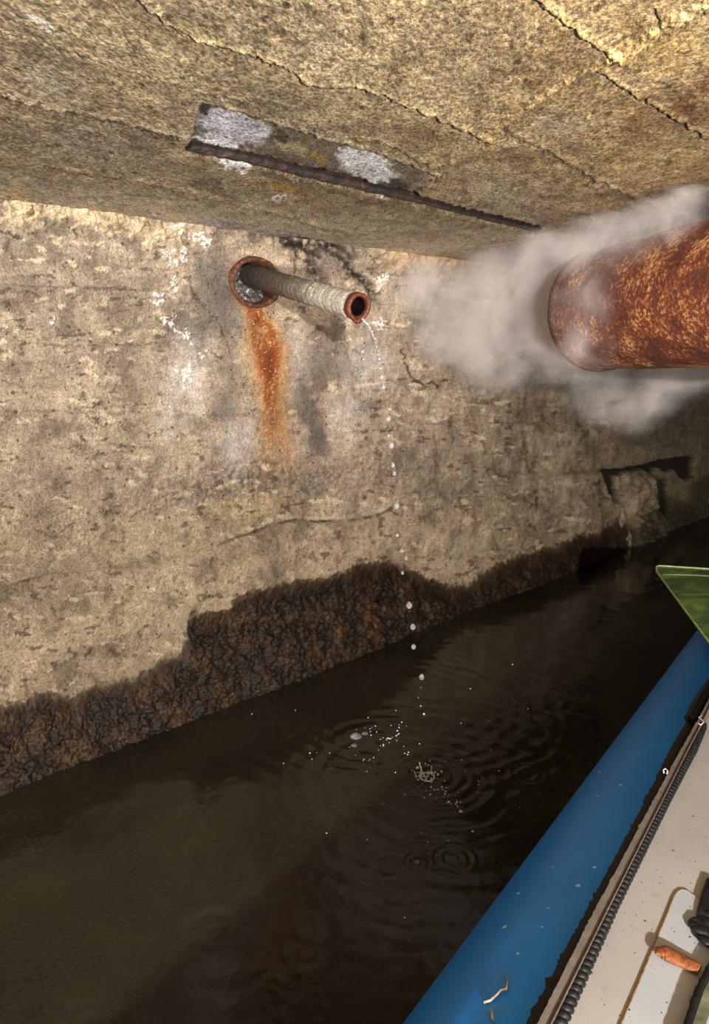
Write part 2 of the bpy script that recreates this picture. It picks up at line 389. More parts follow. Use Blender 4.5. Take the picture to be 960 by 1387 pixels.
    Cc = mixc(Cc, ss(0.105, 0.078, rh) * ss(0.062, 0.075, rh) * 0.6 * ss(-0.3, 0.3, n1), srgb(92, 58, 38))
    # broken slots at the right
    Xs = X + 2.5 * fbm(X / 7, Y / 7, 3, 8); Ys = Y + 2.5 * fbm(X / 7, Y / 7, 3, 9)
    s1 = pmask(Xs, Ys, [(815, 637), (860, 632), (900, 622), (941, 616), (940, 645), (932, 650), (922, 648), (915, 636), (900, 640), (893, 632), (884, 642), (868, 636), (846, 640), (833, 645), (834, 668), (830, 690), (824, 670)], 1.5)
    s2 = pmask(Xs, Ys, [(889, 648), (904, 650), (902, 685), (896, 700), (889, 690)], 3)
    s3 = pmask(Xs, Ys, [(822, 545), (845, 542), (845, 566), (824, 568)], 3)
    H -= 0.035 * s1 + 0.02 * s2 + 0.03 * s3
    for b_ in ((862, 665, 30, 24, 0, .8, (150, 130, 104)), (850, 690, 12, 30, 10, .9, (176, 154, 120)), (875, 655, 10, 14, 0, .8, (160, 140, 112)), (920, 665, 20, 22, 20, .8, (140, 126, 98)), (905, 640, 12, 10, 0, .7, (150, 134, 110)), (860, 725, 40, 20, -20, .8, (52, 50, 42)), (915, 700, 40, 24, -25, .8, (50, 48, 38))):  # pale broken pieces; last two blobs paint the paddle's shade
        Cc = mixc(Cc, blob(Xs, Ys, *b_[:5]) * b_[5], srgb(*b_[6]))
    Cc = mixc(Cc, s1 * 0.95, srgb(24, 19, 14)); Cc = mixc(Cc, s2 * 0.85, srgb(28, 24, 18)); Cc = mixc(Cc, s3 * 0.7, srgb(40, 34, 28))  # near-black colour paints the shade inside the slots and hole
    H += 0.02 * ss(815, 800, X) * ss(636, 644, Y) * ss(560, 760, X)
    H += 0.03 * ss(838, 850, X) * ss(888, 878, X) * ss(640, 650, Y) * (1 + nm)
    P = P + H[..., None] * N
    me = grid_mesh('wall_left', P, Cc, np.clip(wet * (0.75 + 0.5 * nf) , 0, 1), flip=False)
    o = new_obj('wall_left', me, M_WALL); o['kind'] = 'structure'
    return uc, zc
UC, ZCEN = build_wall()

# ================================================================== STRUCTURE: ceiling
RAIL = [(256, 202), (330, 217), (410, 237), (500, 258), (600, 281), (680, 301), (728, 313)]
def build_ceiling():
    ys = np.concatenate([np.linspace(-900, -50, 30)[:-1], np.arange(-50, 372, 1.5), np.linspace(372, 440, 40)[1:]])[::-1]
    xs = np.concatenate([-np.geomspace(6000, 80, 50)[:-1], np.arange(-80, 1045, 1.5), np.geomspace(1045, 7000, 50)[1:]])
    rows = []; 
    for y in ys:
        r = ray(480, y); k = (ZC - 1) / r[2]; rows.append((k * r[1], k))
    Yr = np.array([a for a, b in rows]); Sr = np.array([b for a, b in rows])
    Yr = np.concatenate([Yr, [0.0, -0.6, -1.4, -2.5, -4]]); Sr = np.concatenate([Sr, [Sr[-1]] * 5])
    T = (xs - CX) / F
    XX = np.clip(T[None, :] * Sr[:, None], -5, 9); YY = np.repeat(Yr[:, None], len(xs), 1)
    P = np.stack([XX, YY, 0 * XX + ZC], -1)
    # keep it from running far behind the wall
    wd = ((P - A0) @ N); P = P + np.maximum(-0.12 - wd, 0)[..., None] * N
    XX, YY = P[..., 0], P[..., 1]
    X, Y = proj(P)
    U = (P - A0) @ D; W = (P - A0) @ N
    n1 = fbm(X / 26, Y / 26, 5, 103); n2 = fbm(X / 26, Y / 26, 5, 111)
    Xw = X + 12 * n1; Yw = Y + 12 * n2
    nb = fbm(XX * 3, YY * 1.6, 5, 121); nm = fbm(XX * 16, YY * 7, 5, 131); nf = fbm(XX * 80, YY * 36, 4, 141)
    nst = fbm(U * 2.0, W * 15, 4, 151)
    Cc = np.zeros(X.shape + (3,)) + srgb(154, 137, 110)
    Cc = mixc(Cc, ss(300, 900, X) * 0.8, srgb(172, 142, 96))
    Cc = mixc(Cc, ss(150, 300, Y - 0.06 * X) * 0.6, srgb(150, 135, 114))
    Cc = mixc(Cc, ss(0.0, 0.5, nb) * 0.4, srgb(186, 164, 124))
    Cc = mixc(Cc, ss(0.0, 0.5, -nb) * 0.45, srgb(128, 106, 72))
    Cc = mixc(Cc, ss(0.05, 0.5, nm) * 0.35, srgb(192, 170, 130))
    Cc = mixc(Cc, ss(0.05, 0.5, -nm) * 0.4, srgb(112, 92, 62))
    Cc = mixc(Cc, ss(0.1, 0.6, nst) * 0.2 * ss(300, 60, X - 200), srgb(104, 94, 76))
    for b_ in ((120, 200, 160, 40, 10, .35, (176, 166, 148)), (60, 110, 90, 40, 15, .45, (178, 168, 148)), (680, 270, 110, 60, 10, .6, (176, 164, 142)), (640, 330, 90, 30, 8, .4, (110, 98, 78)),
               (760, 170, 60, 40, 0, .5, (168, 158, 140)), (620, 95, 90, 50, 10, .5, (170, 150, 122)), (440, 60, 60, 60, 0, .4, (186, 170, 142)), (900, 60, 90, 60, 0, .5, (205, 168, 96)),
               (930, 150, 55, 42, 10, .85, (112, 66, 30)), (870, 180, 50, 36, 10, .6, (120, 76, 36)), (960, 110, 40, 30, 0, .6, (122, 66, 34)), (760, 60, 50, 60, 30, .4, (140, 100, 52)), (730, 110, 60, 20, 30, .4, (128, 96, 54)),
               (700, 215, 60, 40, 20, .5, (124, 102, 72)), (900, 215, 120, 30, -4, .5, (192, 166, 108)), (300, 60, 110, 40, 15, .45, (132, 116, 74)), (560, 90, 80, 40, 15, .3, (150, 124, 80)),
               (60, 255, 150, 16, 5, .5, (108, 96, 76)), (450, 300, 120, 16, 12, .5, (118, 104, 82)), (420, 170, 90, 22, 14, .5, (150, 136, 116))):
        Cc = mixc(Cc, blob(Xw, Yw, *b_[:5]) * b_[5], srgb(*b_[6]))
    g1 = fbm(X / 5.0, Y / 4.0, 2, 901); Cc = Cc * (1 + 0.28 * np.clip(g1, -1, 1))[..., None]
    chips = ss(0.32, 0.38, fbm(X / 24, Y / 18, 5, 950)); Cc = mixc(Cc, chips * 0.4, srgb(198, 180, 146))
    chd = ss(0.34, 0.40, fbm(X / 22, Y / 15, 5, 955)); Cc = mixc(Cc, chd * 0.5, srgb(92, 78, 54))
    hr = np.exp(-(fbm(X / 80, Y / 34, 4, 960) / 0.010) ** 2) * ss(0.08, 0.25, fbm(X / 70, Y / 50, 3, 961)); Cc = mixc(Cc, hr * 0.75, srgb(58, 48, 36))
    Cc = mixc(Cc, ss(60, 0, interp_y(X, [(-200, 255), (0, 275), (240, 305), (480, 335), (700, 357), (960, 400)]) - Y) * 0.75, srgb(210, 198, 176))  # cream deposits by the wall, brightened to make up for weak light there
    # flaking strip beside the steel
    peel = pmask(X + 5 * n1 + 4 * nf, Y + 4 * n2 + 3 * nf, [(272, 142), (300, 146), (345, 163), (420, 186), (490, 205), (545, 222), (592, 240), (560, 268), (500, 262), (410, 238), (330, 216), (258, 200), (262, 178)], 2.5)
    Xv = X + 9 * fbm(X / 10, Y / 10, 4, 177); Yv = Y + 9 * fbm(X / 10, Y / 10, 4, 178)
    Cc = mixc(Cc, peel * 0.9, srgb(118, 106, 92))
    for b_ in ((318, 178, 68, 30, 14, 1.6, (206, 204, 214)), (292, 197, 46, 10, 8, 1.5, (238, 238, 244)), (496, 230, 52, 30, 18, 1.5, (232, 232, 238)), (470, 215, 20, 14, 10, 1.1, (225, 224, 230)), (520, 238, 40, 10, 14, .8, (206, 204, 206)),
               (395, 205, 32, 15, 14, .9, (176, 160, 122)), (430, 218, 18, 9, 14, .9, (150, 122, 60)), (380, 190, 22, 10, 14, .9, (78, 68, 54)), (278, 153, 12, 13, 0, 1.3, (48, 42, 44)), (262, 172, 5, 10, 0, 1.0, (60, 52, 48)), (350, 178, 16, 8, 20, .5, (96, 88, 80)),
               (540, 255, 36, 9, 10, 1.1, (66, 62, 60)), (565, 245, 20, 8, 14, .9, (92, 88, 84)), (455, 240, 30, 5, 14, .8, (82, 72, 60))):
        Cc = mixc(Cc, ss(0.1, 0.6, blob(Xv, Yv, *b_[:5]) * b_[5]) * peel * 0.95, srgb(*b_[6]))
    # deposits under the steel line
    for b_ in ((318, 223, 36, 9, 14, 1.4, (238, 236, 234)), (385, 255, 30, 8, 12, .9, (160, 124, 44)), (408, 262, 16, 6, 10, .9, (140, 96, 24)), (375, 270, 22, 3, -5, 1.1, (232, 226, 214)), (400, 248, 20, 3, 10, .8, (220, 214, 200)), (515, 268, 14, 6, 10, 1.0, (220, 214, 208)),
               (55, 28, 32, 8, 22, 1.0, (226, 220, 212)), (70, 38, 22, 6, 18, .8, (206, 200, 190)), (270, 250, 20, 6, 0, .5, (120, 92, 60)), (40, 282, 60, 12, 4, .9, (214, 192, 150)), (150, 290, 70, 9, 6, .9, (220, 198, 160)), (20, 262, 30, 8, 0, .7, (206, 176, 126)),
               (290, 305, 60, 12, 6, .9, (176, 172, 170)), (380, 320, 60, 8, 6, .7, (150, 146, 142)), (415, 330, 50, 12, 8, .8, (60, 55, 50))):
        Cc = mixc(Cc, ss(0.1, 0.55, blob(Xv, Yv, *b_[:5]) * b_[5]) * 0.9 * ss(-0.5, 0.0, nf + 0.2), srgb(*b_[6]))
    H = 0.004 * nb + 0.0014 * nm + 0.0007 * nf
    H -= 0.006 * peel * (1 + 0.6 * nm)
    jx = 5 * fbm(X / 11, Y / 11, 4, 205, 0.6); jy2 = 5 * fbm(X / 11, Y / 11, 4, 206, 0.6)
    def seam(pts, crackw=1.5, ridge=0.004, step=0.004, dk=0.9, lip=(196, 172, 128), lipw=4.0, chip=0.5):
        nonlocal Cc, H
        d, s_ = pdist(X + jx, Y + jy2, pts)
        sd = d * s_
        ends = 1.0
        near = ss(40, 0, d)
        gate = ss(-0.55, 0.0, fbm(X / 14, Y / 14, 3, 300 + int(pts[0][0])) + chip)
        cr = np.exp(-(np.abs(sd) / (crackw * 1.45)) ** 2) * gate
        lp = np.exp(-((sd + lipw) / (lipw * 0.8)) ** 2)
        Cc = mixc(Cc, lp * 0.5 * gate, srgb(*lip)); Cc = mixc(Cc, cr * dk, srgb(42, 36, 30))
        gr = np.exp(-((sd - 3.5) / 3) ** 2) * ss(0.1, 0.5, fbm(X / 9, Y / 9, 3, 400)) * 0.6
        Cc = mixc(Cc, gr, srgb(104, 104, 100))
        H += 0.28 * ridge * lp * (1 + 1.2 * nf) + 0.35 * step * np.where(s_ < 0, np.exp(-d / 26), 0) - 0.003 * cr
    seam([(150, -40), (195, 10), (240, 43), (290, 60), (350, 77), (392, 92), (412, 112), (432, 118), (480, 117), (520, 130), (580, 154), (640, 180), (662, 190)], 1.7, 0.005, 0.007)
    seam([(-60, 110), (0, 130), (60, 147), (120, 157), (170, 170), (215, 181), (245, 190)], 1.5, 0.004, 0.004, lip=(186, 172, 146))
    seam([(700, -30), (738, 10), (790, 48), (836, 80)], 1.2, 0.007, 0.004, 0.7, (206, 176, 118), 6)
    seam([(836, 78), (862, 72), (890, 50), (925, 28), (970, 2)], 1.2, 0.010, 0.002, 0.5, (222, 192, 130), 9, 0.0)
    seam([(812, 98), (850, 124), (900, 154), (930, 174), (975, 196)], 1.5, 0.004, 0.003, 0.9, (190, 156, 96))
    seam([(662, 190), (690, 170), (722, 146), (760, 120), (800, 98), (836, 80)], 1.1, 0.007, 0.003, 0.5, (190, 158, 104), 7, 0.1)
    seam([(560, 262), (600, 238), (640, 210), (662, 190)], 1.0, 0.004, 0.003, 0.35, (188, 168, 132), 5, 0.0)
    seam([(690, 182), (720, 197), (780, 230), (850, 268), (930, 300)], 2.2, 0.004, 0.001, 0.45, (206, 184, 142), 5, -0.15)
    seam([(268, 126), (300, 132), (330, 140)], 1.0, 0.002, 0.002, 0.8); seam([(270, 140), (345, 162), (420, 185), (520, 214), (595, 241)], 1.1, 0.004, 0.002, 0.6, (182, 166, 138), 4, 0.1)
    seam([(470, 190), (520, 196), (590, 232), (600, 222)], 1.3, 0.003, 0.001, 0.5); seam([(0, 160), (80, 170), (140, 185)], 1.0, 0.002, 0.001, 0.4)
    seam([(60, 228), (200, 250), (330, 282), (480, 320)], 1.0, 0.003, 0.002, 0.35, (214, 196, 150), 4, -0.1); seam([(45, 30), (80, 42), (102, 46)], 1.0, 0.001, 0.001, 0.8)
    seam([(0, 45), (60, 60), (150, 88), (230, 110)], 1.0, 0.002, 0.001, 0.35); seam([(886, 12), (896, 36), (906, 30)], 1.6, 0.001, 0.0, 0.9)
    for b_ in ((105, 112, 6, 3, 0), (185, 142, 5, 3, 0), (445, 163, 6, 7, -30), (415, 145, 4, 5, 0), (515, 160, 6, 4, 0), (88, 214, 6, 4, 0), (668, 84, 5, 3, -20), (166, 242, 6, 3, 0), (388, 150, 4, 3, 0), (360, 22, 8, 5, 0), (420, 6, 8, 5, 0)):
        Cc = mixc(Cc, ss(0.2, 0.5, blob(Xv, Yv, *b_)) * 0.75, srgb(70, 60, 50))
    # narrow groove the steel sits in
    d, _ = pdist(X, Y, RAIL)
    g = ss(7.0, 4.0, d + 1.2 * nf * 2)
    Cc = mixc(Cc, g * 0.9, srgb(58, 44, 34)); H = H - 0.012 * g
    H = np.where(Sr[:, None] < 0.42, H * 0.3, H)
    P = P - H[..., None] * np.array([0, 0, 1.0])
    me = grid_mesh('ceiling', P, Cc, 0 * X, flip=False)
    o = new_obj('ceiling', me, M_CEIL); o['kind'] = 'structure'
build_ceiling()

# far walls of the basin so the place is closed where the photo is dark
def plain_wall(name, p0, p1, z0=-0.5, z1=ZC + 0.02):
    n, m = 60, 16
    t = np.linspace(0, 1, n)[None, :, None]; z = np.linspace(z0, z1, m)
    P = np.array(p0)[None, None] * (1 - t) + np.array(p1)[None, None] * t + np.zeros((m, n, 3)); P[..., 2] = z[:, None]
    Pd = P.copy(); nn = np.array([p1[1] - p0[1], -(p1[0] - p0[0]), 0.0]); nn /= np.linalg.norm(nn)
    s_ = np.linspace(0, 12, n)[None, :] + 0 * z[:, None]
    Pd += nn * (0.02 * fbm(s_, P[..., 2] * 3, 4, 7))[..., None]
    c = np.zeros(P.shape) + srgb(120, 106, 84)
    o = new_obj(name, grid_mesh(name, Pd, c, 0 * P[..., 0]), M_WALL); o['kind'] = 'structure'
e0 = A0 + D * 8.9; e1 = e0 + N * 4.2
plain_wall('wall_back', (e0[0], e0[1], 0), (e1[0], e1[1], 0))
r0 = A0 + N * 4.2 + D * 0.5
plain_wall('wall_right', (r0[0], r0[1], 0), (e1[0], e1[1], 0))

# ================================================================== water
def build_water():
    ys = np.concatenate([np.linspace(540, 660, 24)[:-1], np.arange(660, 1440, 2.0), np.linspace(1440, 2600, 24)[1:]])
    xs = np.concatenate([-np.geomspace(9000, 60, 40)[:-1], np.arange(-60, 1020, 2.0), np.geomspace(1020, 9000, 40)[1:]])
    S = []; Yr = []
    for y in ys:
        r = ray(480, y); k = -1 / r[2]; S.append(k); Yr.append(k * r[1])
    S = np.array(S + [S[-1]] * 4); Yr = np.array(Yr + [-0.3, -1.2, -2.4, -4])
    XX = np.clip(((xs - CX) / F)[None, :] * S[:, None], -5, 9); YY = np.repeat(Yr[:, None], len(xs), 1)
    P = np.stack([XX, YY, 0 * XX], -1)
    wd = ((P - A0) @ N); P = P + np.maximum(-0.15 - wd, 0)[..., None] * N
    x, y = P[..., 0], P[..., 1]
    h = 0.0010 * fbm(x * 9, y * 9, 3, 501) + 0.0022 * fbm(x * 1.8, y * 1.8, 2, 502)
    def ring(px, py, amp, lam, r0, dec):
        nonlocal h
        c = onz(px, py, 0); r = np.hypot(x - c[0], y - c[1])
        r = r * (1 + 0.06 * fbm(x * 9, y * 9, 3, 503))
        h += 0.5 * amp * (1 + 0.7 * fbm(x * 7, y * 7, 2, 504)) * np.sin(2 * math.pi * r / lam) * np.exp(-((r - r0) / dec) ** 2)
    ring(508, 1010, 0.0016, 0.045, 0.05, 0.16); ring(585, 1050, 0.0030, 0.030, 0.03, 0.10); ring(590, 1060, 0.0016, 0.06, 0.2, 0.22)
    ring(565, 1168, 0.0018, 0.014, 0.014, 0.016); ring(613, 1163, 0.0016, 0.02, 0.03, 0.02); ring(715, 1048, 0.0012, 0.02, 0.03, 0.03)
    ring(400, 1000, 0.0010, 0.022, 0.03, 0.03); ring(285, 1258, 0.0012, 0.05, 0.03, 0.04); ring(545, 950, 0.0012, 0.05, 0.35, 0.2); ring(500, 1000, 0.0010, 0.02, 0.12, 0.03)
    P[..., 2] = h
    me = grid_mesh('water', P)
    m, nt, b = mat('murky_water'); co = objco(nt)
    n = noise_node(nt, 2.2, 5, 0.6, co, 0.6)
    r = ramp(nt, n.outputs[0], [(0.3, rgba(26, 23, 17)), (0.55, rgba(40, 36, 26)), (0.75, rgba(47, 43, 31))])
    n3 = noise_node(nt, 160, 2, 0.7, co)
    c = mixn(nt, 0.5, r.outputs[0], mixn(nt, 1.0, r.outputs[0], ramp(nt, n3.outputs[0], [(0.3, (0.4, 0.4, 0.4, 1)), (0.7, (1.7, 1.65, 1.55, 1))]).outputs[0], 'MULTIPLY'))
    L(nt, c, b.inputs['Base Color']); b.inputs['Roughness'].default_value = 0.09; b.inputs['IOR'].default_value = 1.33
    n2 = noise_node(nt, 26, 4, 0.5, co, 0.4); bump(nt, b, n2.outputs[0], 0.16, 0.006)
    o = new_obj('water', me, m)
    tag(o, 'dark brown murky water with ripple rings filling the channel', 'water', None, 'structure')
build_water()

# ================================================================== rust materials
def rust_mat(name, scale=9, dark=(70, 30, 16), mid=(150, 66, 24), light=(214, 170, 96), bstr=0.7, light_at=0.62):
    m, nt, b = mat(name); co = objco(nt)
    n1 = noise_node(nt, scale, 8, 0.72, co, 0.2); n2 = noise_node(nt, scale * 13, 4, 0.8, co)
    mx = nd(nt, 'ShaderNodeMath', operation='MULTIPLY_ADD', i_1=0.5, i_2=0.0); L(nt, n2.outputs[0], mx.inputs[0])
    ad = nd(nt, 'ShaderNodeMath', operation='MULTIPLY_ADD', i_1=0.54); L(nt, n1.outputs[0], ad.inputs[0]); L(nt, mx.outputs[0], ad.inputs[2])
    r = ramp(nt, ad.outputs[0], [(0.36, rgba(*dark)), (0.46, rgba(82, 38, 22)), (0.54, rgba(*mid)), (light_at - 0.02, rgba(160, 90, 46)), (light_at + 0.03, rgba(*light)), (0.8, rgba(232, 206, 150))])
    L(nt, r.outputs[0], b.inputs['Base Color']); b.inputs['Roughness'].default_value = 0.75
    p = bump(nt, None, n1.outputs[0], bstr, 0.01); bump(nt, b, n2.outputs[0], bstr, 0.003, p)
    return m
M_RUST = rust_mat('big_pipe_rust', 10, dark=(44, 22, 15), mid=(116, 56, 30), light=(190, 150, 98), light_at=0.58)
M_RUSTRED = simple_mat('red_rust', rgba(58, 28, 20), rgba(122, 58, 40), 160, 0.45, 0.8, 0.002)
M_RUSTDK = simple_mat('dark_rust', rgba(44, 26, 18), rgba(120, 62, 34), 120, 0.7, 0.9, 0.003, stops=[(0.3, rgba(36, 26, 22)), (0.5, rgba(84, 50, 34)), (0.68, rgba(150, 84, 52))])

# ================================================================== big rusted pipe
def build_big_pipe():
    a = atd(812, 421, 1.80); b = atd(960, 399, 1.47)
    ax = (b - a) / np.linalg.norm(b - a)
    R = 0.141
    root = bpy.data.objects.new('rusted_pipe', None); col.objects.link(root); root.location = a
    tag(root, 'large rust-covered steel pipe crossing in from the right, steam around its open end', 'pipe')
    n = 60; Lp = 0.62
    path = [np.array([0, 0, 0]) + ax * Lp * i / (n - 1) for i in range(n)]
    rnd = random.Random(4)
    jit = {}
    def jf(i, k):
        return 0.008 * math.sin(k * 0.33 + i * 0.2) + 0.006 * math.sin(k * 0.9 - i * 0.31) + rnd.uniform(-0.0025, 0.0025)
    V, Fc = tube(path, R, 96, cap=False, jitter=jf)
    Vi, Fi = tube(path, R - 0.010, 96, cap=False)
    Fi = [f[::-1] for f in Fi]
    V2, F2 = join_vf([(V, Fc), (Vi, Fi)])
    o = len(V)
    for base in (0, (n - 1) * 96):
        for k in range(96):
            q = (base + k, base + (k + 1) % 96, o + base + (k + 1) % 96, o + base + k)
            F2.append(q if base else q[::-1])
    new_obj('pipe_shell', mesh_from('pipe_shell', V2, F2), M_RUST, root)
    # peeled collar ring at the mouth
    c = [ax * (-0.004), ax * 0.0, ax * 0.018, ax * 0.024]
    V, Fc = tube(c, [R + 0.001, R + 0.005, R + 0.005, R + 0.001], 96, cap=False, jitter=lambda i, k: rnd.uniform(-0.006, 0.006))
    new_obj('mouth_rim', mesh_from('mouth_rim', V, Fc), M_RUSTDK, root)
build_big_pipe()

# ================================================================== small pipe and its sleeve
TIP = atd(487.5, 416, 1.63)
def build_small_pipe():
    Pw = A0 + UC * D + np.array([0, 0, ZCEN])
    # sleeve
    s = bpy.data.objects.new('wall_sleeve', None); col.objects.link(s); s.location = Pw
    tag(s, 'corroded round steel sleeve set in the wall around the small pipe', 'pipe sleeve')
    rnd = random.Random(8); seg = 72
    prof = [(-0.085, 0.060), (-0.03, 0.064), (0.004, 0.066), (0.016, 0.069), (0.019, 0.075), (0.012, 0.081), (-0.004, 0.083), (-0.02, 0.082)]
    V = []; Fc = []
    Dv, Nv, Zv = Vector(D), Vector(N), Vector((0, 0, 1))
    prn = [rnd.uniform(-0.1, 0.1) for _ in range(seg)]
    for j, (h, r) in enumerate(prof):
        for k in range(seg):
            a = 2 * math.pi * k / seg
            up = max(0, math.sin(a))
            rr = r * (1 + 0.02 * math.sin(5 * a + j) + rnd.uniform(-0.012, 0.012)); hh = h + 0.003 * math.sin(7 * a) * (h > 0) + rnd.uniform(-0.0015, 0.0015)
            if h > 0: hh *= (0.55 + 0.6 * up)
            V.append(Dv * (rr * 1.06 * math.cos(a)) + Zv * (rr * 0.84 * math.sin(a)) + Nv * hh)
    for j in range(len(prof) - 1):
        for k in range(seg):
            a, b = j * seg + k, j * seg + (k + 1) % seg
            Fc.append((a, a + seg, b + seg, b))
    new_obj('sleeve_ring', mesh_from('sleeve_ring', V, Fc), M_RUSTDK, s)
    # mortar plug with lumps at the bottom of the sleeve
    V = []; Fc = []; nr = 14
    for j in range(nr + 1):
        for k in range(seg):
            a = 2 * math.pi * k / seg; r = 0.063 * j / nr
            x, z = 1.06 * r * math.cos(a), 0.84 * r * math.sin(a)
            lump = 0.014 * float(fbm(np.array([x * 60]), np.array([z * 60]), 4, 5)[0]) + 0.028 * max(0, min(1, (-z - 0.005) / 0.05))
            V.append(Dv * x + Zv * z + Nv * (-0.052 + lump))
    for j in range(nr):
        for k in range(seg):
            a, b = j * seg + k, j * seg + (k + 1) % seg; Fc.append((a, a + seg, b + seg, b))
    mm = simple_mat('sleeve_mortar', rgba(50, 46, 44), rgba(150, 146, 140), 90, 0.6, 0.9, 0.004, stops=[(0.35, rgba(40, 36, 34)), (0.55, rgba(92, 88, 84)), (0.68, rgba(200, 196, 190))])
    new_obj('mortar_fill', mesh_from('mortar_fill', V, Fc), mm, s)
    # the pipe
    root_pt = onwall(347, 371) - N * 0.035
    ax = TIP - root_pt; Lp = np.linalg.norm(ax); ax = ax / Lp
    p = bpy.data.objects.new('drain_pipe', None); col.objects.link(p); p.location = root_pt
    tag(p, 'small steel drain pipe with scaly white-grey crust, dripping from its open end', 'pipe')
    R = 0.0285; n = 150; seg = 56
    ridg = [0.0]
    for i in range(n): ridg.append(0.6 * ridg[-1] + rnd.uniform(-1, 1) * 0.012)
    def jf(i, k):
        t = i / n
        g = float(gn[i, k])
        return ridg[i] * (0.6 + 2.2 * (t > 0.40)) + 0.055 * g
    ii, kk = np.meshgrid(np.arange(n), np.arange(seg), indexing='ij')
    gn = fbm(ii / 5.0, np.sin(kk * 2 * math.pi / seg) * 3 + np.cos(kk * 2 * math.pi / seg) * 2.2, 4, 9)
    path = [ax * (Lp - 0.012) * i / (n - 1) for i in range(n)]
    V, Fc = tube(path, R, seg, cap=False, jitter=jf)
    Vi, Fi = tube(path, R - 0.0065, seg, cap=False)
    V2, F2 = join_vf([(V, Fc), (Vi, [f[::-1] for f in Fi])])
    F2.append(tuple(range(seg))[::-1])
    # crust material: grimy at the wall, pale and ribbed at the free end
    m, nt, b = mat('pipe_crust'); co = objco(nt)
    dt = nd(nt, 'ShaderNodeVectorMath', operation='DOT_PRODUCT'); L(nt, co, dt.inputs[0]); dt.inputs[1].default_value = tuple(ax / Lp)
    n1 = noise_node(nt, 90, 6, 0.7, co); n2 = noise_node(nt, 380, 3, 0.7, co)
    sm = nd(nt, 'ShaderNodeMath', operation='MULTIPLY_ADD', i_1=0.55); L(nt, n1.outputs[0], sm.inputs[0]); L(nt, dt.outputs['Value'], sm.inputs[2])
    r = ramp(nt, sm.outputs[0], [(0.38, rgba(58, 50, 44)), (0.52, rgba(72, 62, 52)), (0.70, rgba(94, 84, 72)), (0.86, rgba(128, 118, 104)), (0.96, rgba(172, 163, 148)), (1.0, rgba(196, 188, 174))])
    sp = ramp(nt, n2.outputs[0], [(0.38, (0.3, 0.27, 0.25, 1)), (0.5, (1, 1, 1, 1)), (0.64, (1.4, 1.35, 1.25, 1))])
    L(nt, mixn(nt, 1.0, r.outputs[0], sp.outputs[0], 'MULTIPLY'), b.inputs['Base Color']); b.inputs['Roughness'].default_value = 0.7
    q = bump(nt, None, n1.outputs[0], 0.8, 0.004); bump(nt, b, n2.outputs[0], 0.8, 0.002, q)
    new_obj('pipe_body', mesh_from('pipe_body', V2, F2), m, p)
    # red rusted lip
    la = Lp - 0.020
    prof = [(la, R * 0.99), (la + 0.003, R + 0.002), (Lp - 0.006, R + 0.0022), (Lp - 0.001, R + 0.0005), (Lp, R - 0.003), (Lp - 0.002, R - 0.0065), (Lp - 0.010, R - 0.0075), (Lp - 0.014, R - 0.0075)]
    V, Fc = tube([ax * h for h, _ in prof], [q for _, q in prof], seg, cap=False, jitter=lambda i, k: rnd.uniform(-0.018, 0.018) + 0.015 * math.sin(k * 0.45 + i))
    # frames() flips where the profile turns back: rebuild from one fixed frame
    t = Vector(ax); nn = (Vector((0, 0, 1)) - t * t.z).normalized(); bb = t.cross(nn)
    V = []
    for i, (h, q) in enumerate(prof):
        for k in range(seg):
            a = 2 * math.pi * k / seg
            sag = 0.007 * max(0, -math.cos(a)) ** 14 if 1 < i < 6 else 0
            rr = q * (1 + rnd.uniform(-0.018, 0.018) + 0.012 * math.sin(k * 0.45)) + sag
            V.append(t * h + nn * rr * math.cos(a) + bb * rr * math.sin(a))
    new_obj('rusted_lip', mesh_from('rusted_lip', V, Fc), M_RUSTRED, p)['label'] = 'rust-red lip at the open end'
    # dark bore
    V, Fc = tube([ax * (Lp - 0.011), ax * (Lp - 0.16)], R - 0.0082, seg, cap=False)
    Fc = [f for f in Fc]; Fc.append(tuple(seg + k for k in range(seg)))
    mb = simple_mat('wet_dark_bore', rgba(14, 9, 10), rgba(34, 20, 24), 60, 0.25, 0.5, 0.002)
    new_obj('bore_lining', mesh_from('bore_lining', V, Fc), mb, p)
    return ax
PAX = build_small_pipe()

# ================================================================== steel bar in the ceiling
def build_bar():
    rnd = random.Random(12)
    pts = []
    for (x0, y0), (x1, y1) in zip(RAIL[:-1], RAIL[1:]):
        for k in range(10): pts.append((x0 + (x1 - x0) * k / 10, y0 + (y1 - y0) * k / 10))
    pts.append(RAIL[-1])
    Pp = [Vector(onz(x, y, ZC)) for x, y in pts]
    o = Pp[0].copy(); V = []; Fc = []
    d = (Pp[-1] - Pp[0]).normalized(); s = Vector((d.y, -d.x, 0))
    prof = [(-0.008, 0.012), (-0.008, 0.001), (-0.005, -0.002), (0.003, -0.002), (0.008, 0.002), (0.008, 0.012)]
    for i, p in enumerate(Pp):
        wn = rnd.uniform(-0.001, 0.001)
        for (a, h) in prof:
            V.append(p - o + s * (a * rnd.uniform(0.75, 1.25) + wn) + Vector((0, 0, 1)) * (h + rnd.uniform(-0.002, 0.002)))
    k = len(prof)
    for i in range(len(Pp) - 1):
        for j in range(k):
            a, b = i * k + j, i * k + (j + 1) % k; Fc.append((a, b, b + k, a + k))
    Fc.append(tuple(range(k))); Fc.append(tuple((len(Pp) - 1) * k + j for j in range(k))[::-1])
    m = simple_mat('bar_rust', rgba(30, 20, 16), rgba(88, 50, 32), 40, 0.8, 0.9, 0.004, stops=[(0.35, rgba(20, 15, 13)), (0.55, rgba(42, 29, 23)), (0.68, rgba(78, 50, 36)), (0.8, rgba(150, 132, 112))])
    ob = new_obj('reinforcing_bar', mesh_from('reinforcing_bar', V, Fc), m, smooth=False); ob.location = o
    tag(ob, 'long rusted steel bar exposed in the ceiling above the small pipe', 'steel bar')
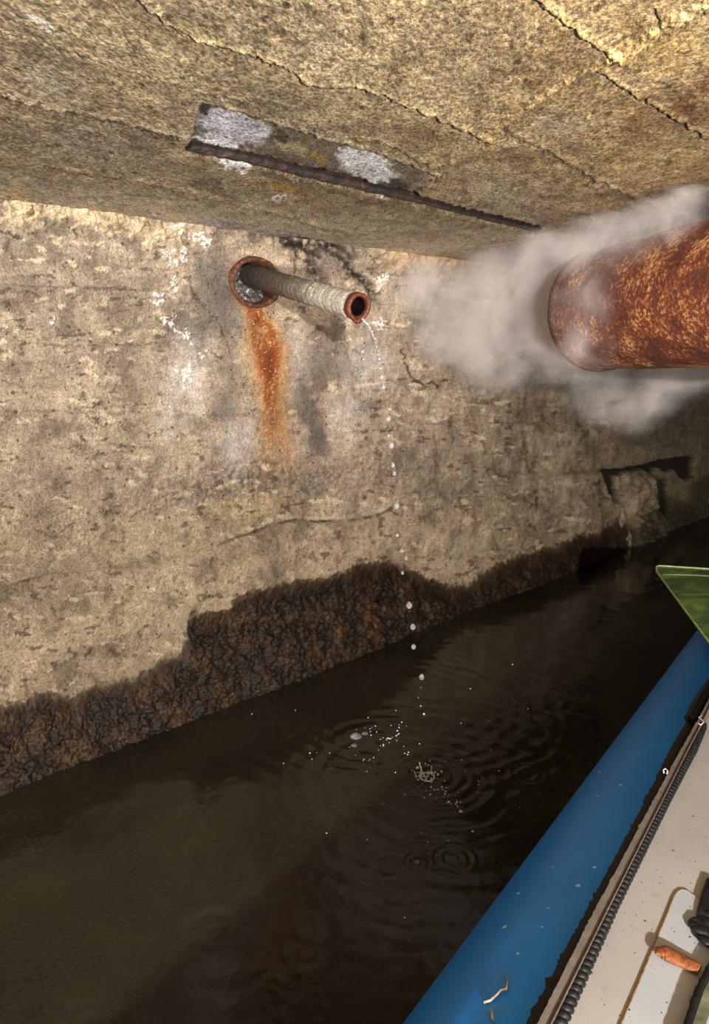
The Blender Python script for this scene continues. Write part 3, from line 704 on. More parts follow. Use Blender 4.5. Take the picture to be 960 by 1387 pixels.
build_bar()

# ================================================================== concrete chunk at the waterline
def rock_mesh(name, r, seed, sx=1, sy=1, sz=1):
    bm = bmesh.new(); bmesh.ops.create_icosphere(bm, subdivisions=4, radius=r)
    for v in bm.verts:
        p = v.co / r
        n = float(fbm(np.array([p.x * 1.3 + p.z]), np.array([p.y * 1.3 - p.z * 0.7]), 4, seed)[0])
        v.co = v.co * (1 + 0.28 * n); v.co.x *= sx; v.co.y *= sy; v.co.z *= sz
    me = bpy.data.meshes.new(name); bm.to_mesh(me); bm.free(); return me
M_CHUNK = simple_mat('wet_grey_concrete', rgba(70, 66, 56), rgba(128, 120, 100), 60, 0.6, 0.8, 0.006)
pc = onwall(838, 732) + N * 0.02
ch = new_obj('concrete_chunk', rock_mesh('concrete_chunk', 0.062, 5, 0.8, 0.8, 1.05), M_CHUNK); ch.location = pc
tag(ch, 'rounded grey concrete chunk at the waterline below the broken slot in the wall', 'rubble')
pc = onwall(836, 702) + N * 0.012
ch = new_obj('concrete_chunk', rock_mesh('concrete_chunk', 0.050, 9, 0.6, 0.6, 1.25), simple_mat('pale_rubble', rgba(96, 84, 68), rgba(170, 150, 128), 60, 0.8, 0.8, 0.006)); ch.location = pc
tag(ch, 'narrow pale concrete fragment just above the rounded chunk at the broken slot', 'rubble')

# ================================================================== boat
BAX = Vector((0.58917708, 0.80800394, 0)); BLAT = Vector((0.80800394, -0.58917708, 0)); BP = Vector((-0.23300643, 0, 0.16)); BR = 0.2
def cyl_hit(px, py, R=BR + 0.0):
    r = Vector(ray(px, py)); q = Vector(C0) - BP
    rp = r - BAX * r.dot(BAX); qp = q - BAX * q.dot(BAX)
    a, b, c = rp.dot(rp), 2 * rp.dot(qp), qp.dot(qp) - R * R
    t = (-b - math.sqrt(max(b * b - 4 * a * c, 0))) / (2 * a)
    return Vector(C0) + r * t
def extend(p0, p1, k): return p1 + (p1 - p0).normalized() * k
def ribbon_mesh(name, left, right, thick, fray=0.0, seed=1, sub=30, o=Vector((0, 0, 0))):
    rnd = random.Random(seed); V = []; Fc = []
    Lp, Rp = [], []
    for A, B in ((left, Lp), (right, Rp)):
        for p, q in zip(A[:-1], A[1:]):
            for k in range(sub): B.append(p.lerp(q, k / sub))
        B.append(A[-1])
    for l, r in zip(Lp, Rp):
        dv = (r - l).normalized(); l2 = l - dv * abs(rnd.gauss(0, fray))
        for p in (l2, r): V.append(p - o); V.append(p - o - Vector((0, 0, thick)))
    for i in range(len(Lp) - 1):
        a = i * 4; b = a + 4
        Fc += [(a, a + 2, b + 2, b), (a + 1, b + 1, b + 3, a + 3), (a, b, b + 1, a + 1), (a + 2, a + 3, b + 3, b + 2)]
    Fc += [(0, 1, 3, 2), (len(V) - 4, len(V) - 2, len(V) - 1, len(V) - 3)]
    return mesh_from(name, V, Fc)
def pxline(pts, z): return [Vector(onz(x, y, z)) for x, y in pts]
def along(pts, z, back=0.35, fwd=0.9):
    P = pxline(pts, z)
    return [extend(P[1], P[0], back)] + P + [extend(P[-2], P[-1], fwd)]
BO = Vector((0.25, 0.6, 0.0))
boat = bpy.data.objects.new('inflatable_boat', None); col.objects.link(boat); boat.location = BO
tag(boat, 'inflatable boat with blue side tube and white deck floating at the lower right', 'boat')
def fabric_mat(name, c, c2, dirt, rough, specks=0.0, spk=(0.9, 0.9, 0.85, 1), scale=34, sz=0.055, big=None):
    m, nt, b = mat(name); co = objco(nt)
    n = noise_node(nt, 6, 5, 0.6, co); r = ramp(nt, n.outputs[0], [(0.3, c), (0.7, c2)])
    n2 = noise_node(nt, 26, 5, 0.7, co); dm = ramp(nt, n2.outputs[0], [(0.60, (0, 0, 0, 1)), (0.76, (0.6, 0.6, 0.6, 1))])
    cc = mixn(nt, dm.outputs[0], r.outputs[0], dirt)
    for sca, thr, fac in ((scale, sz, specks), (scale * 2.2, sz * 1.2, specks)):
        v = nd(nt, 'ShaderNodeTexVoronoi', i_Scale=sca); L(nt, co, v.inputs['Vector'])
        sel = nd(nt, 'ShaderNodeSeparateColor'); L(nt, v.outputs['Color'], sel.inputs[0])
        th = nd(nt, 'ShaderNodeMath', operation='MULTIPLY', i_1=thr * 2); L(nt, sel.outputs[0], th.inputs[0])
        lt = nd(nt, 'ShaderNodeMath', operation='LESS_THAN'); L(nt, v.outputs['Distance'], lt.inputs[0]); L(nt, th.outputs[0], lt.inputs[1])
        g = nd(nt, 'ShaderNodeMath', operation='GREATER_THAN', i_1=1 - fac); L(nt, sel.outputs[1], g.inputs[0])
        mu = nd(nt, 'ShaderNodeMath', operation='MULTIPLY'); L(nt, lt.outputs[0], mu.inputs[0]); L(nt, g.outputs[0], mu.inputs[1])
        cc = mixn(nt, mu.outputs[0], cc, spk)
    L(nt, cc, b.inputs['Base Color']); b.inputs['Roughness'].default_value = rough
    n4 = noise_node(nt, 700, 2, 0.6, co); bump(nt, b, n4.outputs[0], 0.25, 0.0008)
    return m
M_BLUE = fabric_mat('blue_coated_fabric', rgba(0, 128, 240), rgba(4, 142, 252), rgba(50, 130, 200), 0.36, 0.30, rgba(200, 220, 225), 30, 0.05)
M_WHITE = fabric_mat('dirty_white_deck', rgba(160, 155, 151), rgba(176, 172, 168), rgba(146, 130, 110), 0.5, 0.5, rgba(84, 62, 44), 84, 0.08)
M_PANEL = fabric_mat('pale_hatch', rgba(162, 166, 172), rgba(178, 182, 188), rgba(152, 150, 148), 0.45, 0.45, rgba(62, 56, 50), 88, 0.08)
M_STRIP = simple_mat('grey_welt', rgba(98, 92, 86), rgba(120, 112, 104), 60, 0.6, 0.3, 0.001)
M_BLACK = simple_mat('black_rubber_and_shade', rgba(8, 8, 9), rgba(20, 20, 22), 80, 0.6, 0.5, 0.002)
M_CORD = simple_mat('black_cord', rgba(8, 8, 9), rgba(24, 24, 26), 300, 0.5, 0.5, 0.001)
# side tube: straight, bow end rounded off ahead
def build_tube():
    path = []; rad = []
    for i in range(90):
        s = -1.3 + 4.4 * i / 89
        k = max(0.0, (s - 2.3) / 0.8)
        path.append(BP + BAX * s + BLAT * (0.25 * k * k) + Vector((0, 0, 0.10 * k * k)) - BO)
        rad.append(BR * (1 - 0.45 * k ** 1.5) if k < 1 else 0.02)
    V = []; Fc = []; seg = 96
    for p, r in zip(path, rad):
        for k in range(seg):
            a = 2 * math.pi * k / seg; V.append(p + Vector((0, 0, 1)) * (r * math.cos(a)) + BLAT * (r * math.sin(a)))
    for i in range(len(path) - 1):
        for k in range(seg):
            a, b = i * seg + k, i * seg + (k + 1) % seg; Fc.append((a, a + seg, b + seg, b))
    Fc.append(tuple(range(seg))); Fc.append(tuple((len(path) - 1) * seg + k for k in range(seg))[::-1])
    new_obj('side_tube', mesh_from('side_tube', V, Fc), M_BLUE, boat)
build_tube()
SEAM = [(713, 1387), (793, 1237), (871, 1091), (913, 1005), (941, 960), (960, 926)]
STL = [(728, 1387), (800, 1244), (878, 1097), (922, 1016), (948, 970), (966, 936)]
STR = [(744, 1387), (815, 1244), (889, 1097), (930, 1016), (954, 970), (970, 936)]
RPR = [(758, 1387), (832, 1216), (906, 1072), (938, 1012), (953, 984)]
# black band on the tube, standing in for the grey strip's cast shadow
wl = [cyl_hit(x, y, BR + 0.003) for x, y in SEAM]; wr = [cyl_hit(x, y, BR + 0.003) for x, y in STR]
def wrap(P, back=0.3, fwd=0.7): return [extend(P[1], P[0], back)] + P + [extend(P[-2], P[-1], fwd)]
new_obj('strip_shadow_band', ribbon_mesh('strip_shadow_band', wrap(wl), wrap(wr), 0.006, 0.0016, 3, 60, BO), M_BLACK, boat)
new_obj('grey_strip', ribbon_mesh('grey_strip', along(STL, 0.385), along(STR, 0.385), 0.02, 0.0008, 4, 40, BO), M_STRIP, boat, smooth=False)
# thin dark red piping between strip and cord
rp = along(STR, 0.386)
V, Fc = tube([p - BO for p in rp], 0.0009, 8)
new_obj('red_piping', mesh_from('red_piping', V, Fc), simple_mat('dark_red_piping', rgba(44, 12, 12), rgba(66, 22, 20), 100, 0.6), boat)
# deck: outline slab
def slab(name, outline, top, thick, m, parent, o, bev=0.0):
    bm = bmesh.new()
    vs = [bm.verts.new((p.x - o.x, p.y - o.y, top - o.z)) for p in outline]
    f = bm.faces.new(vs); bm.normal_update()
    if f.normal.z < 0: f.normal_flip()
    ex = bmesh.ops.extrude_face_region(bm, geom=[f]); 
    for v in [g for g in ex['geom'] if isinstance(g, bmesh.types.BMVert)]: v.co.z -= 0
    for v in vs: v.co.z -= thick
    bmesh.ops.recalc_face_normals(bm, faces=bm.faces)
    if bev: 
        es = [e for e in bm.edges if all(abs(v.co.z - (top - o.z)) < 1e-6 for v in e.verts)]
        bmesh.ops.bevel(bm, geom=es, offset=bev, segments=2, affect='EDGES')
    me = bpy.data.meshes.new(name); bm.to_mesh(me); bm.free()
    return new_obj(name, me, m, parent, smooth=False)
ZD = 0.362
dl = along(STR, ZD, 0.4, 0.9)
deck = dl + [dl[-1] + BLAT * 0.30, dl[-1] + BLAT * 0.45 - BAX * 0.5, dl[0] + BLAT * 0.75]
slab('deck', deck, ZD, 0.05, M_WHITE, boat, BO, 0.002)
# hatch panel with rounded corner
zc_ = ZD + 0.0025
hp = [onz(x, y, zc_) for x, y in [(841, 1387), (870, 1318), (896, 1255), (905, 1233), (911, 1217), (916, 1208), (922, 1204), (930, 1205), (940, 1212), (955, 1225), (985, 1252)]]
hp = [Vector(p) for p in hp]
hp = [extend(hp[1], hp[0], 0.25)] + hp + [hp[-1] + BLAT * 0.25 - BAX * 0.0, hp[0] + BLAT * 0.5 - BAX * 0.25]
pan = slab('hatch_panel', hp, zc_, 0.004, M_PANEL, boat, BO, 0.0008)
pan['label'] = 'bluish-white raised hatch panel'
# amber sealant line along the hatch edge
V, Fc = tube([Vector((p.x, p.y, ZD + 0.001)) - BO for p in hp[:12]], 0.0016, 8)
new_obj('sealant_bead', mesh_from('sealant_bead', V, Fc), simple_mat('amber_sealant', rgba(110, 78, 40), rgba(176, 138, 84), 200, 0.6), boat)

# ---- braided cord
def braid(path, R, strand, turns_per_m, o, seg=8, ns=3):
    # arc-length sample
    P = [Vector(p) for p in path]; out = []
    for k in range(ns): out.append([])
    pts = []
    for a, b in zip(P[:-1], P[1:]):
        n = max(2, int((b - a).length / 0.0022))
        for i in range(n): pts.append(a.lerp(b, i / n))
    pts.append(P[-1]); fr = frames(pts); s = 0; items = []
    for i, (p, t, n, b) in enumerate(fr):
        if i: s += (pts[i] - pts[i - 1]).length
        for k in range(ns):
            ph = 2 * math.pi * (s * turns_per_m + k / ns)
            out[k].append(p + b * (R * math.sin(ph)) + n * (R * 0.45 * math.sin(2 * ph)) - o)
    for k in range(ns): items.append(tube(out[k], strand, seg))
    return join_vf(items)
cp = []
for (a, b), (c, d) in zip([(744, 1387), (816, 1230), (892, 1085), (931, 1014)], [(758, 1387), (832, 1223), (905, 1074), (939, 1011)]):
    cp.append(Vector(onz((a + c) / 2 + 1, (b + d) / 2, ZD + 0.010)))
cp.append(Vector(onz(949, 982, ZD + 0.008)))
cp = [extend(cp[1], cp[0], 0.15)] + cp
cord = bpy.data.objects.new
V, Fc = braid(cp, 0.0066, 0.0044, 36, cp[1])
c_ob = new_obj('braided_cord', mesh_from('braided_cord', V, Fc), M_CORD); c_ob.location = cp[1]
tag(c_ob, 'long black braided cord lying along the grey strip at the deck edge', 'rope')
# cord continuing up beyond the end, lumpier, lying on the black shadow band
q = [cyl_hit(x, y, BR + 0.010) for x, y in [(936, 975), (944, 958), (953, 942), (962, 930)]]
q = q + [extend(q[-2], q[-1], 0.25)]
V, Fc = braid(q, 0.007, 0.005, 30, q[0])
c2 = new_obj('braided_cord', mesh_from('braided_cord', V, Fc), M_CORD); c2.location = q[0]
tag(c2, 'short black cord end lying on the blue tube beyond the grey strip', 'rope')
# knotted strap at right edge
def knot():
    o = Vector(onz(958, 1250, zc_ + 0.004)); rnd = random.Random(3); items = []
    P = [Vector(onz(x, y, zc_ + 0.001)) - o for x, y in [(966, 1195), (961, 1215), (957, 1235), (958, 1252)]]
    items.append(tube(P, [0.008, 0.009, 0.010, 0.012], 12))
    for (dx, dy, r) in ((-14, 0, 0.0075), (-9, 6, 0.009), (0, 6, 0.011), (2, 20, 0.010), (4, -6, 0.01)):
        c = Vector(onz(958 + dx, 1250 + dy, zc_ + 0.006)) - o
        loop = [c + Vector((math.cos(t) * r * 0.7, math.sin(t) * r * 0.7, 0.5 * r * math.sin(2 * t))) for t in [2 * math.pi * i / 16 for i in range(17)]]
        items.append(tube(loop, r * 0.62, 10))
    V, Fc = join_vf(items)
    V = [Vector((v.x, v.y, v.z * 0.4)) for v in V]
    ob = new_obj('knotted_strap', mesh_from('knotted_strap', V, Fc), M_BLACK); ob.location = o
    tag(ob, 'black knotted strap hanging over the hatch at the right edge of the photo', 'strap')
knot()
# second seat edge in the lower right corner: black rim with an olive grey strip
e1_ = pxline([(926, 1387), (941, 1340), (964, 1296)], ZD + 0.014); e2_ = pxline([(938, 1387), (954, 1340), (978, 1296)], ZD + 0.014); e3_ = pxline([(956, 1387), (972, 1340), (996, 1296)], ZD + 0.016)
def ext2(P): return [extend(P[1], P[0], 0.15)] + P + [extend(P[-2], P[-1], 0.15)]
seat = bpy.data.objects.new('boat_seat', None); col.objects.link(seat); seat.location = e1_[0]
tag(seat, 'edge of a boat seat with black trim in the lower right corner of the photo', 'seat')
new_obj('black_trim', ribbon_mesh('black_trim', ext2(e1_), ext2(e2_), 0.025, 0.0008, 9, 20, e1_[0]), M_BLACK, seat)
new_obj('olive_strip', ribbon_mesh('olive_strip', ext2(e2_), ext2(e3_), 0.025, 0.0, 10, 10, e1_[0]), simple_mat('olive_grey_strip', rgba(80, 84, 66), rgba(150, 150, 128), 30, 0.5), seat, smooth=False)
e4_ = [p + BLAT * 0.18 for p in e3_]
new_obj('seat_panel', ribbon_mesh('seat_panel', ext2(e3_), ext2(e4_), 0.03, 0.0, 10, 4, e1_[0]), M_PANEL, seat, smooth=False)
# dried seed pod
def pod():
    pts = [(887, 1291), (893, 1290), (901, 1291), (912, 1296), (924, 1302), (936, 1307), (950, 1314)]
    z = zc_ + 0.006
    P = [Vector(onz(x, y, z)) for x, y in pts]; o = P[0].copy()
    rad = [0.0015, 0.0070, 0.0092, 0.0095, 0.0085, 0.0075, 0.0065]
    Pn, Rn = [], []
    for i in range(len(P) - 1):
        for k in range(6):
            t = k / 6; Pn.append(P[i].lerp(P[i + 1], t) - o); Rn.append(rad[i] * (1 - t) + rad[i + 1] * t)
    rnd = random.Random(6)
    V, Fc = tube(Pn, Rn, 20, jitter=lambda i, k: 0.05 * math.sin(k * 1.9 + i * 0.5) + rnd.uniform(-0.04, 0.04))
    V = [Vector((v.x, v.y, (v.z) * 0.55)) for v in V]
    ob = new_obj('seed_pod', mesh_from('seed_pod', V, Fc), simple_mat('orange_brown_husk', rgba(88, 44, 22), rgba(160, 92, 50), 150, 0.5, 0.8, 0.002)); ob.location = o
    tag(ob, 'orange-brown dried seed pod lying on the white hatch', 'seed pod')
pod()
# twigs on the tube
def twig(pts, r, label, mt):
    P = [cyl_hit(x, y, BR + 0.0025) for x, y in pts]; o = P[0].copy(); rnd = random.Random(len(pts))
    V, Fc = tube([p - o for p in P], r, 8, jitter=lambda i, k: rnd.uniform(-0.3, 0.3))
    ob = new_obj('twig', mesh_from('twig', V, Fc), mt); ob.location = o; tag(ob, label, 'twig')
M_TWIG = simple_mat('pale_twig', rgba(120, 96, 72), rgba(206, 190, 168), 200, 0.7)
twig([(686, 1320), (687, 1333), (685, 1340), (678, 1341), (672, 1348), (664, 1355), (655, 1358)], 0.0014, 'bent brown twig stuck on the blue tube near the bottom edge', M_TWIG)
twig([(664, 1367), (666, 1374), (667, 1381)], 0.0014, 'short pale twig fragment on the blue tube below the bent twig', M_TWIG)
# loose threads on the strip
def thread(pts, z, label, c):
    P = pxline(pts, z); o = P[0].copy()
    V, Fc = tube([p - o for p in P], 0.0009, 6)
    ob = new_obj('loose_thread', mesh_from('loose_thread', V, Fc), simple_mat('thread_' + label[:4], c, c, 50)); ob.location = o; tag(ob, label, 'thread')
thread([(899, 1047), (898, 1043), (901, 1041), (904, 1044), (903, 1048)], 0.390, 'small white thread loop on the grey strip', rgba(235, 235, 235))
thread([(951, 969), (946, 972), (950, 975), (953, 978), (949, 982), (944, 979)], 0.392, 'curled red and white thread at the far end of the braided cord', rgba(236, 214, 214))

# ================================================================== paddle
def paddle():
    root = bpy.data.objects.new('paddle', None); col.objects.link(root)
    z = 0.35
    c0 = onz(884, 768, z + 0.02)
    a = Vector(c0); e = Vector(onz(1000, 925, z + 0.03)); tpt = Vector(onz(1010, 776, z + 0.02))
    root.location = a
    tag(root, 'green translucent plastic paddle blade reaching in over the boat bow at right', 'paddle')
    x = (tpt - a); y = (e - a)
    n, m_ = 40, 40; V = []; Fc = []
    nz = x.cross(y).normalized(); 
    if nz.z < 0: nz = -nz
    def pt(u, v):
        # u along top edge, v along lower-left edge; rounded corner at u=v=0
        p = a + x * u + y * v
        k = max(0, 0.06 - (u + v)); p = p + (x.normalized() + y.normalized()) * k * 0.12
        bulge = 0.018 * math.sin(math.pi * min(1, u)) * math.sin(math.pi * min(1, v)) + 0.004 * (1 if v * 1.0 < 0.045 else 0)
        return p + nz * bulge - a
    for side in (0, 1):
        for i in range(n):
            for j in range(m_):
                V.append(pt(i / (n - 1) * 1.5, (j / (m_ - 1)) * 1.25) - nz * (0.004 * side))
    b = n * m_
    for i in range(n - 1):
        for j in range(m_ - 1):
            q = i * m_ + j; f = (q, q + m_, q + m_ + 1, q + 1); Fc.append(f); Fc.append(tuple(b + t for t in f[::-1]))
    for i in range(n - 1):
        for j in (0, m_ - 1):
            q = i * m_ + j; Fc.append((q, b + q, b + q + m_, q + m_))
    for j in range(m_ - 1):
        for i in (0, n - 1):
            q = i * m_ + j; Fc.append((q, q + 1, b + q + 1, b + q))
    me = mesh_from('blade', V, Fc)
    bm = bmesh.new(); bm.from_mesh(me); bmesh.ops.recalc_face_normals(bm, faces=bm.faces); bm.to_mesh(me); bm.free()
    m, nt, bs = mat('green_plastic'); co = objco(nt)
    nn = noise_node(nt, 9, 6, 0.65, co, 1.2); r = ramp(nt, nn.outputs[0], [(0.3, rgba(54, 72, 50)), (0.48, rgba(86, 114, 66)), (0.6, rgba(126, 158, 76)), (0.72, rgba(180, 190, 96))])
    L(nt, r.outputs[0], bs.inputs['Base Color']); bs.inputs['Roughness'].default_value = 0.35; bs.inputs['Transmission Weight'].default_value = 0.15
    new_obj('blade', me, m, root)
    # raised rim along the two visible edges and a rib
    P = [pt(0.0, 1.25 * (1 - k / 20)) for k in range(20)] + [pt(0.006, 0.006)] + [pt(1.5 * k / 20, 0) for k in range(1, 21)]
    V, Fc = tube([p + nz * 0.001 for p in P], 0.0028, 10)
    new_obj('blade_rim', mesh_from('blade_rim', V, Fc), simple_mat('pale_green_rim', rgba(128, 150, 96), rgba(176, 190, 130), 60, 0.4), root)['label'] = 'pale green rim'
    P = [pt(0.04 + 1.4 * k / 20, 0.10) for k in range(21)]
    V, Fc = tube(P, 0.0022, 10)
    new_obj('blade_rib', mesh_from('blade_rib', V, Fc), simple_mat('green_rib', rgba(84, 104, 64), rgba(132, 150, 92), 60, 0.4), root)
    s0 = pt(1.4, 0.9); V, Fc = tube([s0, s0 + (x + y * 0.6).normalized() * 0.7], 0.015, 16)
    new_obj('shaft', mesh_from('shaft', V, Fc), M_BLACK, root)
paddle()

# ================================================================== falling drops and splash
m, nt, b = mat('water_drop'); b.inputs['Base Color'].default_value = (0.95, 0.97, 1, 1); b.inputs['Roughness'].default_value = 0.12
b.inputs['Transmission Weight'].default_value = 0.85; b.inputs['IOR'].default_value = 1.33
M_DROP = m
m, nt, b = mat('splash_bubble_and_glint'); b.inputs['Base Color'].default_value = (0.85, 0.86, 0.86, 1); b.inputs['Roughness'].default_value = 0.1  # whitish base colour stands in for flash glints on the beads
b.inputs['Transmission Weight'].default_value = 0.25
M_BUB = m
def drop_mesh(name, r, seed, mt, stretch=1.25):
    bm = bmesh.new(); bmesh.ops.create_icosphere(bm, subdivisions=3, radius=r)
    for v in bm.verts:
        t = v.co.z / r
        f = 1 - 0.22 * max(0, t) ** 2
        v.co.x *= f * (1 + 0.06 * math.sin(seed + 3 * t)); v.co.y *= f; v.co.z *= stretch
    me = bpy.data.meshes.new(name); bm.to_mesh(me); bm.free(); me.materials.append(mt)
    for p in me.polygons: p.use_smooth = True
    return me
IMP = onz(583, 1046, 0)
pv = np.array([IMP[0] - TIP[0], IMP[1] - TIP[1], 0]); pn = np.array([pv[1], -pv[0], 0]); pn /= np.linalg.norm(pn)
# make the plane face the camera: use mean depth line instead of a plane seen edge on
def drop_pos(x, y):
    t = min(1, max(0, (y - 437) / (1046 - 437.0)))
    Yw = TIP[1] + (IMP[1] - TIP[1]) * t
    r = ray(x, y); return C0 + r * (Yw / r[1])
protos = {}
def put(name, x, y, rpx, mt, label, cat, group, onwater=False):
    key = (name, mt.name)
    if key not in protos: protos[key] = drop_mesh(name, 1.0, 2, mt)
    p = onz(x, y, 0.004) if onwater else drop_pos(x, y)
    dep = (p[1]) * CP - (p[2] - 1) * SP
    o = bpy.data.objects.new(name, protos[key]); col.objects.link(o)
    o.location = p; s = rpx / F * dep; o.scale = (s, s, s * (1.0 if not onwater else 0.7)); tag(o, label, cat, group)
DL = 'clear water drop in the main stream falling from the small pipe'
DL2 = 'tiny clear water drop in the thin second stream, left of the main one'
for i_, (x, y, r) in enumerate([(499, 439, 1.4), (502, 444, 1.1), (504, 449, 1.4), (506, 454, 1.1), (508, 459, 1.5), (509, 464, 1.1), (510, 469, 1.5), (512, 475, 1.2), (513, 480, 1.7), (514, 486, 2.4), (514, 492, 1.8), (515, 499, 1.7), (517, 511, 3.2), (519, 524, 2.7),
                (528, 554, 2.0), (526, 567, 3.3), (526, 590, 1.8), (530, 603, 3.6), (532, 630, 2.8), (534, 641, 2.6), (537, 685, 3.9), (538, 725, 2.0), (544, 746, 2.6), (550, 756, 2.4), (545, 776, 2.0), (554, 820, 3.8), (559, 849, 3.4), (560, 876, 3.0), (571, 917, 3.2),
                (489, 443, 1.2), (490, 459, 1.5), (491, 476, 2.0), (492, 487, 1.4), (494, 507, 1.9), (495, 520, 2.0)]):
    put('water_drop', x, y, r * 1.05, M_DROP, DL if i_ < 29 else DL2, 'water drop', 'drops falling from the small pipe')
# trickle clinging under the lip
P = [Vector(drop_pos(x, y)) for x, y in [(490, 431), (494, 436), (499, 441), (504, 452), (508, 464)]]
V, Fc = tube([p - P[0] for p in P], [0.0035, 0.003, 0.0022, 0.0016, 0.0012], 12)
tr = new_obj('water_trickle', mesh_from('water_trickle', V, Fc), M_DROP); tr.location = P[0]
tag(tr, 'thin trickle of water leaving the lower lip of the small pipe', 'water trickle')
rnd = random.Random(21)
GR = 'splash beads on the water'
S1 = 'tiny bright splash bead in the main splash below the falling drops'
S2 = 'tiny bright splash bead in the trail right of the main splash'
S3 = 'tiny bright splash bead by the ring of bubbles left of the main splash'
S4 = 'tiny pale water bead floating loose among the ripples'
sp = []
for _ in range(40): sp.append((rnd.gauss(575, 11), rnd.gauss(1050, 12), rnd.uniform(0.5, 1.5), S1))
for _ in range(20): t = rnd.random(); sp.append((596 + 30 * t + rnd.gauss(0, 4), 1066 + 34 * t + rnd.gauss(0, 4), rnd.uniform(0.5, 1.6), S2))
for _ in range(18): t = rnd.random(); sp.append((520 + 26 * t + rnd.gauss(0, 3), 1010 - 28 * t + rnd.gauss(0, 5), rnd.uniform(0.5, 1.2), S3))
for _ in range(18): a = rnd.uniform(0, 6.28); sp.append((495 + 26 * math.cos(a) + rnd.gauss(0, 4), 1008 + 20 * math.sin(a) + rnd.gauss(0, 3), rnd.uniform(0.5, 1.0), S3))
for _ in range(44): sp.append((rnd.gauss(580, 75), rnd.gauss(1045, 55), rnd.uniform(0.4, 1.1), S4))
sp += [(624, 1099, 2.2, S2), (574, 967, 1.6, S4), (715, 960, 1.3, S4), (694, 900, 1.0, S4), (640, 1126, 1.6, S4), (497, 1137, 1.1, S4), (566, 1040, 1.8, S1), (577, 1056, 1.8, S1), (548, 1243, 1.1, S4), (341, 967, 0.9, S4), (400, 962, 0.8, S4), (384, 1034, 0.8, S4)]
for x, y, r, lb in sp: put('splash_bead', x, y, r, M_BUB, lb, 'splash bead', GR, True)
def splash_crown():
    o = Vector(onz(578, 1053, 0.0)); items = []
    for k in range(13):
        a = rnd.uniform(0, 6.28); rr = rnd.uniform(0.002, 0.026); h = rnd.uniform(0.008, 0.030)
        p0 = Vector((rr * math.cos(a), rr * math.sin(a), 0)); d = Vector((math.cos(a) * 0.35, math.sin(a) * 0.35, 1))
        P = [p0 + d * (h * t) for t in (0, 0.3, 0.6, 0.85, 1.0)]
        items.append(tube(P, [0.0026, 0.0014, 0.0009, 0.0015, 0.0004], 8))
    ring = [Vector((0.018 * math.cos(t), 0.018 * math.sin(t), 0.001)) for t in [2 * math.pi * i / 30 for i in range(31)]]
    items.append(tube(ring, 0.0018, 8, jitter=lambda i, k: rnd.uniform(-0.4, 0.4)))
    V, Fc = join_vf(items)
    ob = new_obj('water_splash', mesh_from('water_splash', V, Fc), M_BUB); ob.location = o
    tag(ob, 'small crown of splashing water where the falling drops hit', 'splash')
splash_crown()
def bubble(x, y, rpx):
    c = Vector(onz(x, y, 0)); dep = c.y * CP + SP; r = rpx / F * dep
    bm = bmesh.new(); bmesh.ops.create_uvsphere(bm, u_segments=28, v_segments=16, radius=r)
    for v in bm.verts: v.co.z = max(v.co.z * 0.55, -0.001)
    me = bpy.data.meshes.new('water_bubble'); bm.to_mesh(me); bm.free()
    ob = new_obj('water_bubble', me, M_DROP); ob.location = c
    return ob
for x, y, r, lb in ((482, 998, 8, 'largest clear bubble on the water left of the splash'), (494, 994, 5, 'small clear bubble just right of the largest bubble on the water'), (479, 1010, 4.5, 'small clear bubble just below the largest bubble on the water'), (565, 1168, 4, 'lone bubble inside a ripple ring below the splash')):
    tag(bubble(x, y, r), lb, 'bubble', 'bubbles on the water')

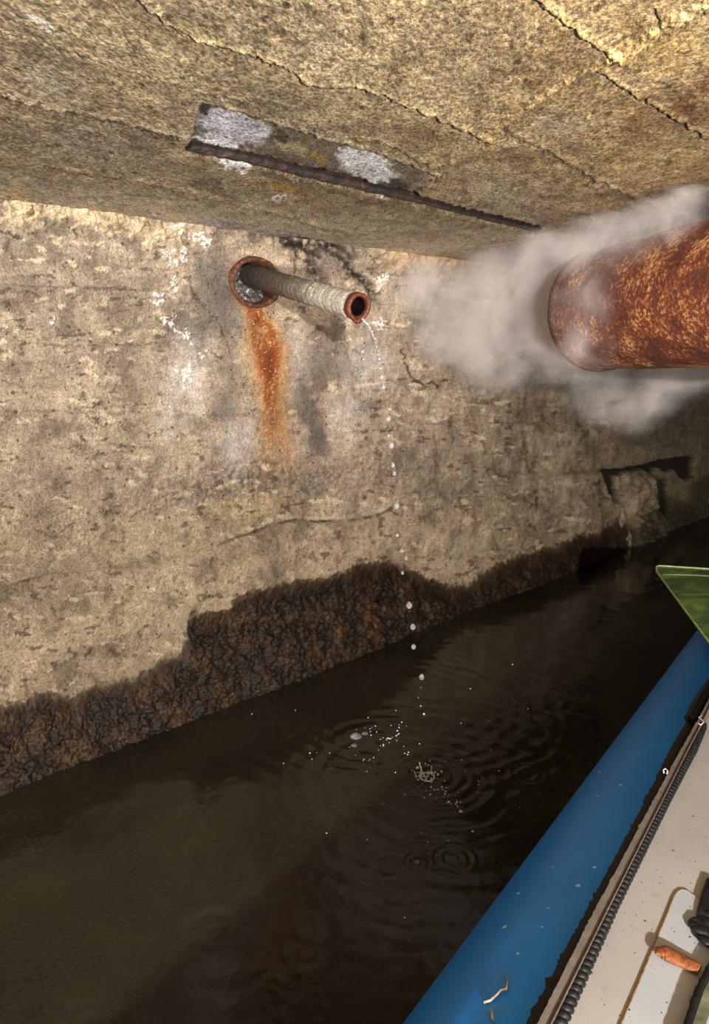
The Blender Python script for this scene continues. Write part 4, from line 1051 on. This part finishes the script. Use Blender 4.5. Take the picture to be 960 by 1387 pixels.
# ================================================================== steam
BL = [(775, 430, 2.00, .19, 1.2), (720, 410, 2.15, .21, 1.25), (665, 430, 2.35, .21, 1.2), (620, 445, 2.45, .17, 1.0), (578, 385, 2.42, .13, .9), (600, 430, 2.5, .12, .7), (660, 490, 2.45, .12, .8), (740, 340, 1.95, .15, 1.1), (800, 325, 1.68, .11, 1.1), (870, 285, 1.52, .09, .9), (930, 262, 1.40, .08, .8), (720, 470, 2.2, .14, .9),
      (835, 525, 2.05, .11, .9), (890, 520, 2.0, .10, 1.0), (935, 510, 1.95, .07, .9), (870, 558, 2.2, .08, .9), (820, 340, 1.62, .07, .5), (812, 395, 1.62, .11, .5), (818, 460, 1.63, .08, .5), (690, 330, 2.1, .10, .6)]
def steam():
    bm = bmesh.new(); blobs = []
    for x, y, d, r, k in BL:
        c = atd(x, y, d); c[2] = min(c[2], ZC - 0.05 - 0.3 * r); blobs.append((c, r, k))
        for v in bmesh.ops.create_icosphere(bm, subdivisions=2, radius=r * 1.25)['verts']:
            v.co = v.co + Vector(c); v.co.z = min(v.co.z, ZC - 0.012)
    ch_ = bmesh.ops.convex_hull(bm, input=bm.verts)
    junk = list({g for g in ch_['geom_interior'] + ch_['geom_unused'] if isinstance(g, bmesh.types.BMVert)})
    bmesh.ops.delete(bm, geom=junk, context='VERTS')
    hull = set(g for g in ch_['geom'] if g.is_valid and isinstance(g, bmesh.types.BMFace))
    bmesh.ops.delete(bm, geom=[f for f in bm.faces if f not in hull], context='FACES')
    me = bpy.data.meshes.new('steam_cloud'); bm.to_mesh(me); bm.free()
    m = bpy.data.materials.new('steam_volume'); m.use_nodes = True; nt = m.node_tree
    for n in list(nt.nodes):
        if n.type != 'OUTPUT_MATERIAL': nt.nodes.remove(n)
    out = nt.nodes[0]
    vs = nd(nt, 'ShaderNodeVolumePrincipled'); vs.inputs['Color'].default_value = (0.97, 0.90, 0.88, 1); vs.inputs['Anisotropy'].default_value = -0.2
    co = objco(nt)
    wn = noise_node(nt, 4.5, 3, 0.6, co)
    sb = nd(nt, 'ShaderNodeVectorMath', operation='SUBTRACT'); L(nt, wn.outputs['Color'], sb.inputs[0]); sb.inputs[1].default_value = (0.5, 0.5, 0.5)
    scl = nd(nt, 'ShaderNodeVectorMath', operation='SCALE'); L(nt, sb.outputs[0], scl.inputs[0]); scl.inputs['Scale'].default_value = 0.22
    wco = nd(nt, 'ShaderNodeVectorMath', operation='ADD'); L(nt, co, wco.inputs[0]); L(nt, scl.outputs[0], wco.inputs[1])
    total = None
    for c, r, k in blobs:
        ds = nd(nt, 'ShaderNodeVectorMath', operation='DISTANCE'); L(nt, wco.outputs[0], ds.inputs[0]); ds.inputs[1].default_value = tuple(c)
        mr = nd(nt, 'ShaderNodeMapRange', interpolation_type='SMOOTHSTEP'); L(nt, ds.outputs['Value'], mr.inputs[0])
        mr.inputs[1].default_value = r * 1.15; mr.inputs[2].default_value = r * 0.1; mr.inputs[3].default_value = 0; mr.inputs[4].default_value = k
        if total is None: total = mr.outputs[0]
        else:
            mx = nd(nt, 'ShaderNodeMath', operation='MAXIMUM'); L(nt, total, mx.inputs[0]); L(nt, mr.outputs[0], mx.inputs[1]); total = mx.outputs[0]
    n2 = noise_node(nt, 8.5, 6, 0.62, wco.outputs[0], 0.5)
    r = nd(nt, 'ShaderNodeMapRange', clamp=True); L(nt, n2.outputs[0], r.inputs[0]); r.inputs[1].default_value = 0.38; r.inputs[2].default_value = 0.62; r.inputs[3].default_value = 0.12; r.inputs[4].default_value = 1.0
    mu = nd(nt, 'ShaderNodeMath', operation='MULTIPLY'); L(nt, total, mu.inputs[0]); L(nt, r.outputs[0], mu.inputs[1])
    m2 = nd(nt, 'ShaderNodeMath', operation='MULTIPLY', i_1=11.0); L(nt, mu.outputs[0], m2.inputs[0])
    L(nt, m2.outputs[0], vs.inputs['Density']); L(nt, vs.outputs[0], out.inputs['Volume'])
    o = new_obj('steam_cloud', me, m)
    tag(o, 'pinkish white steam drifting around the end of the large rusted pipe', 'steam', None, 'stuff')
steam()
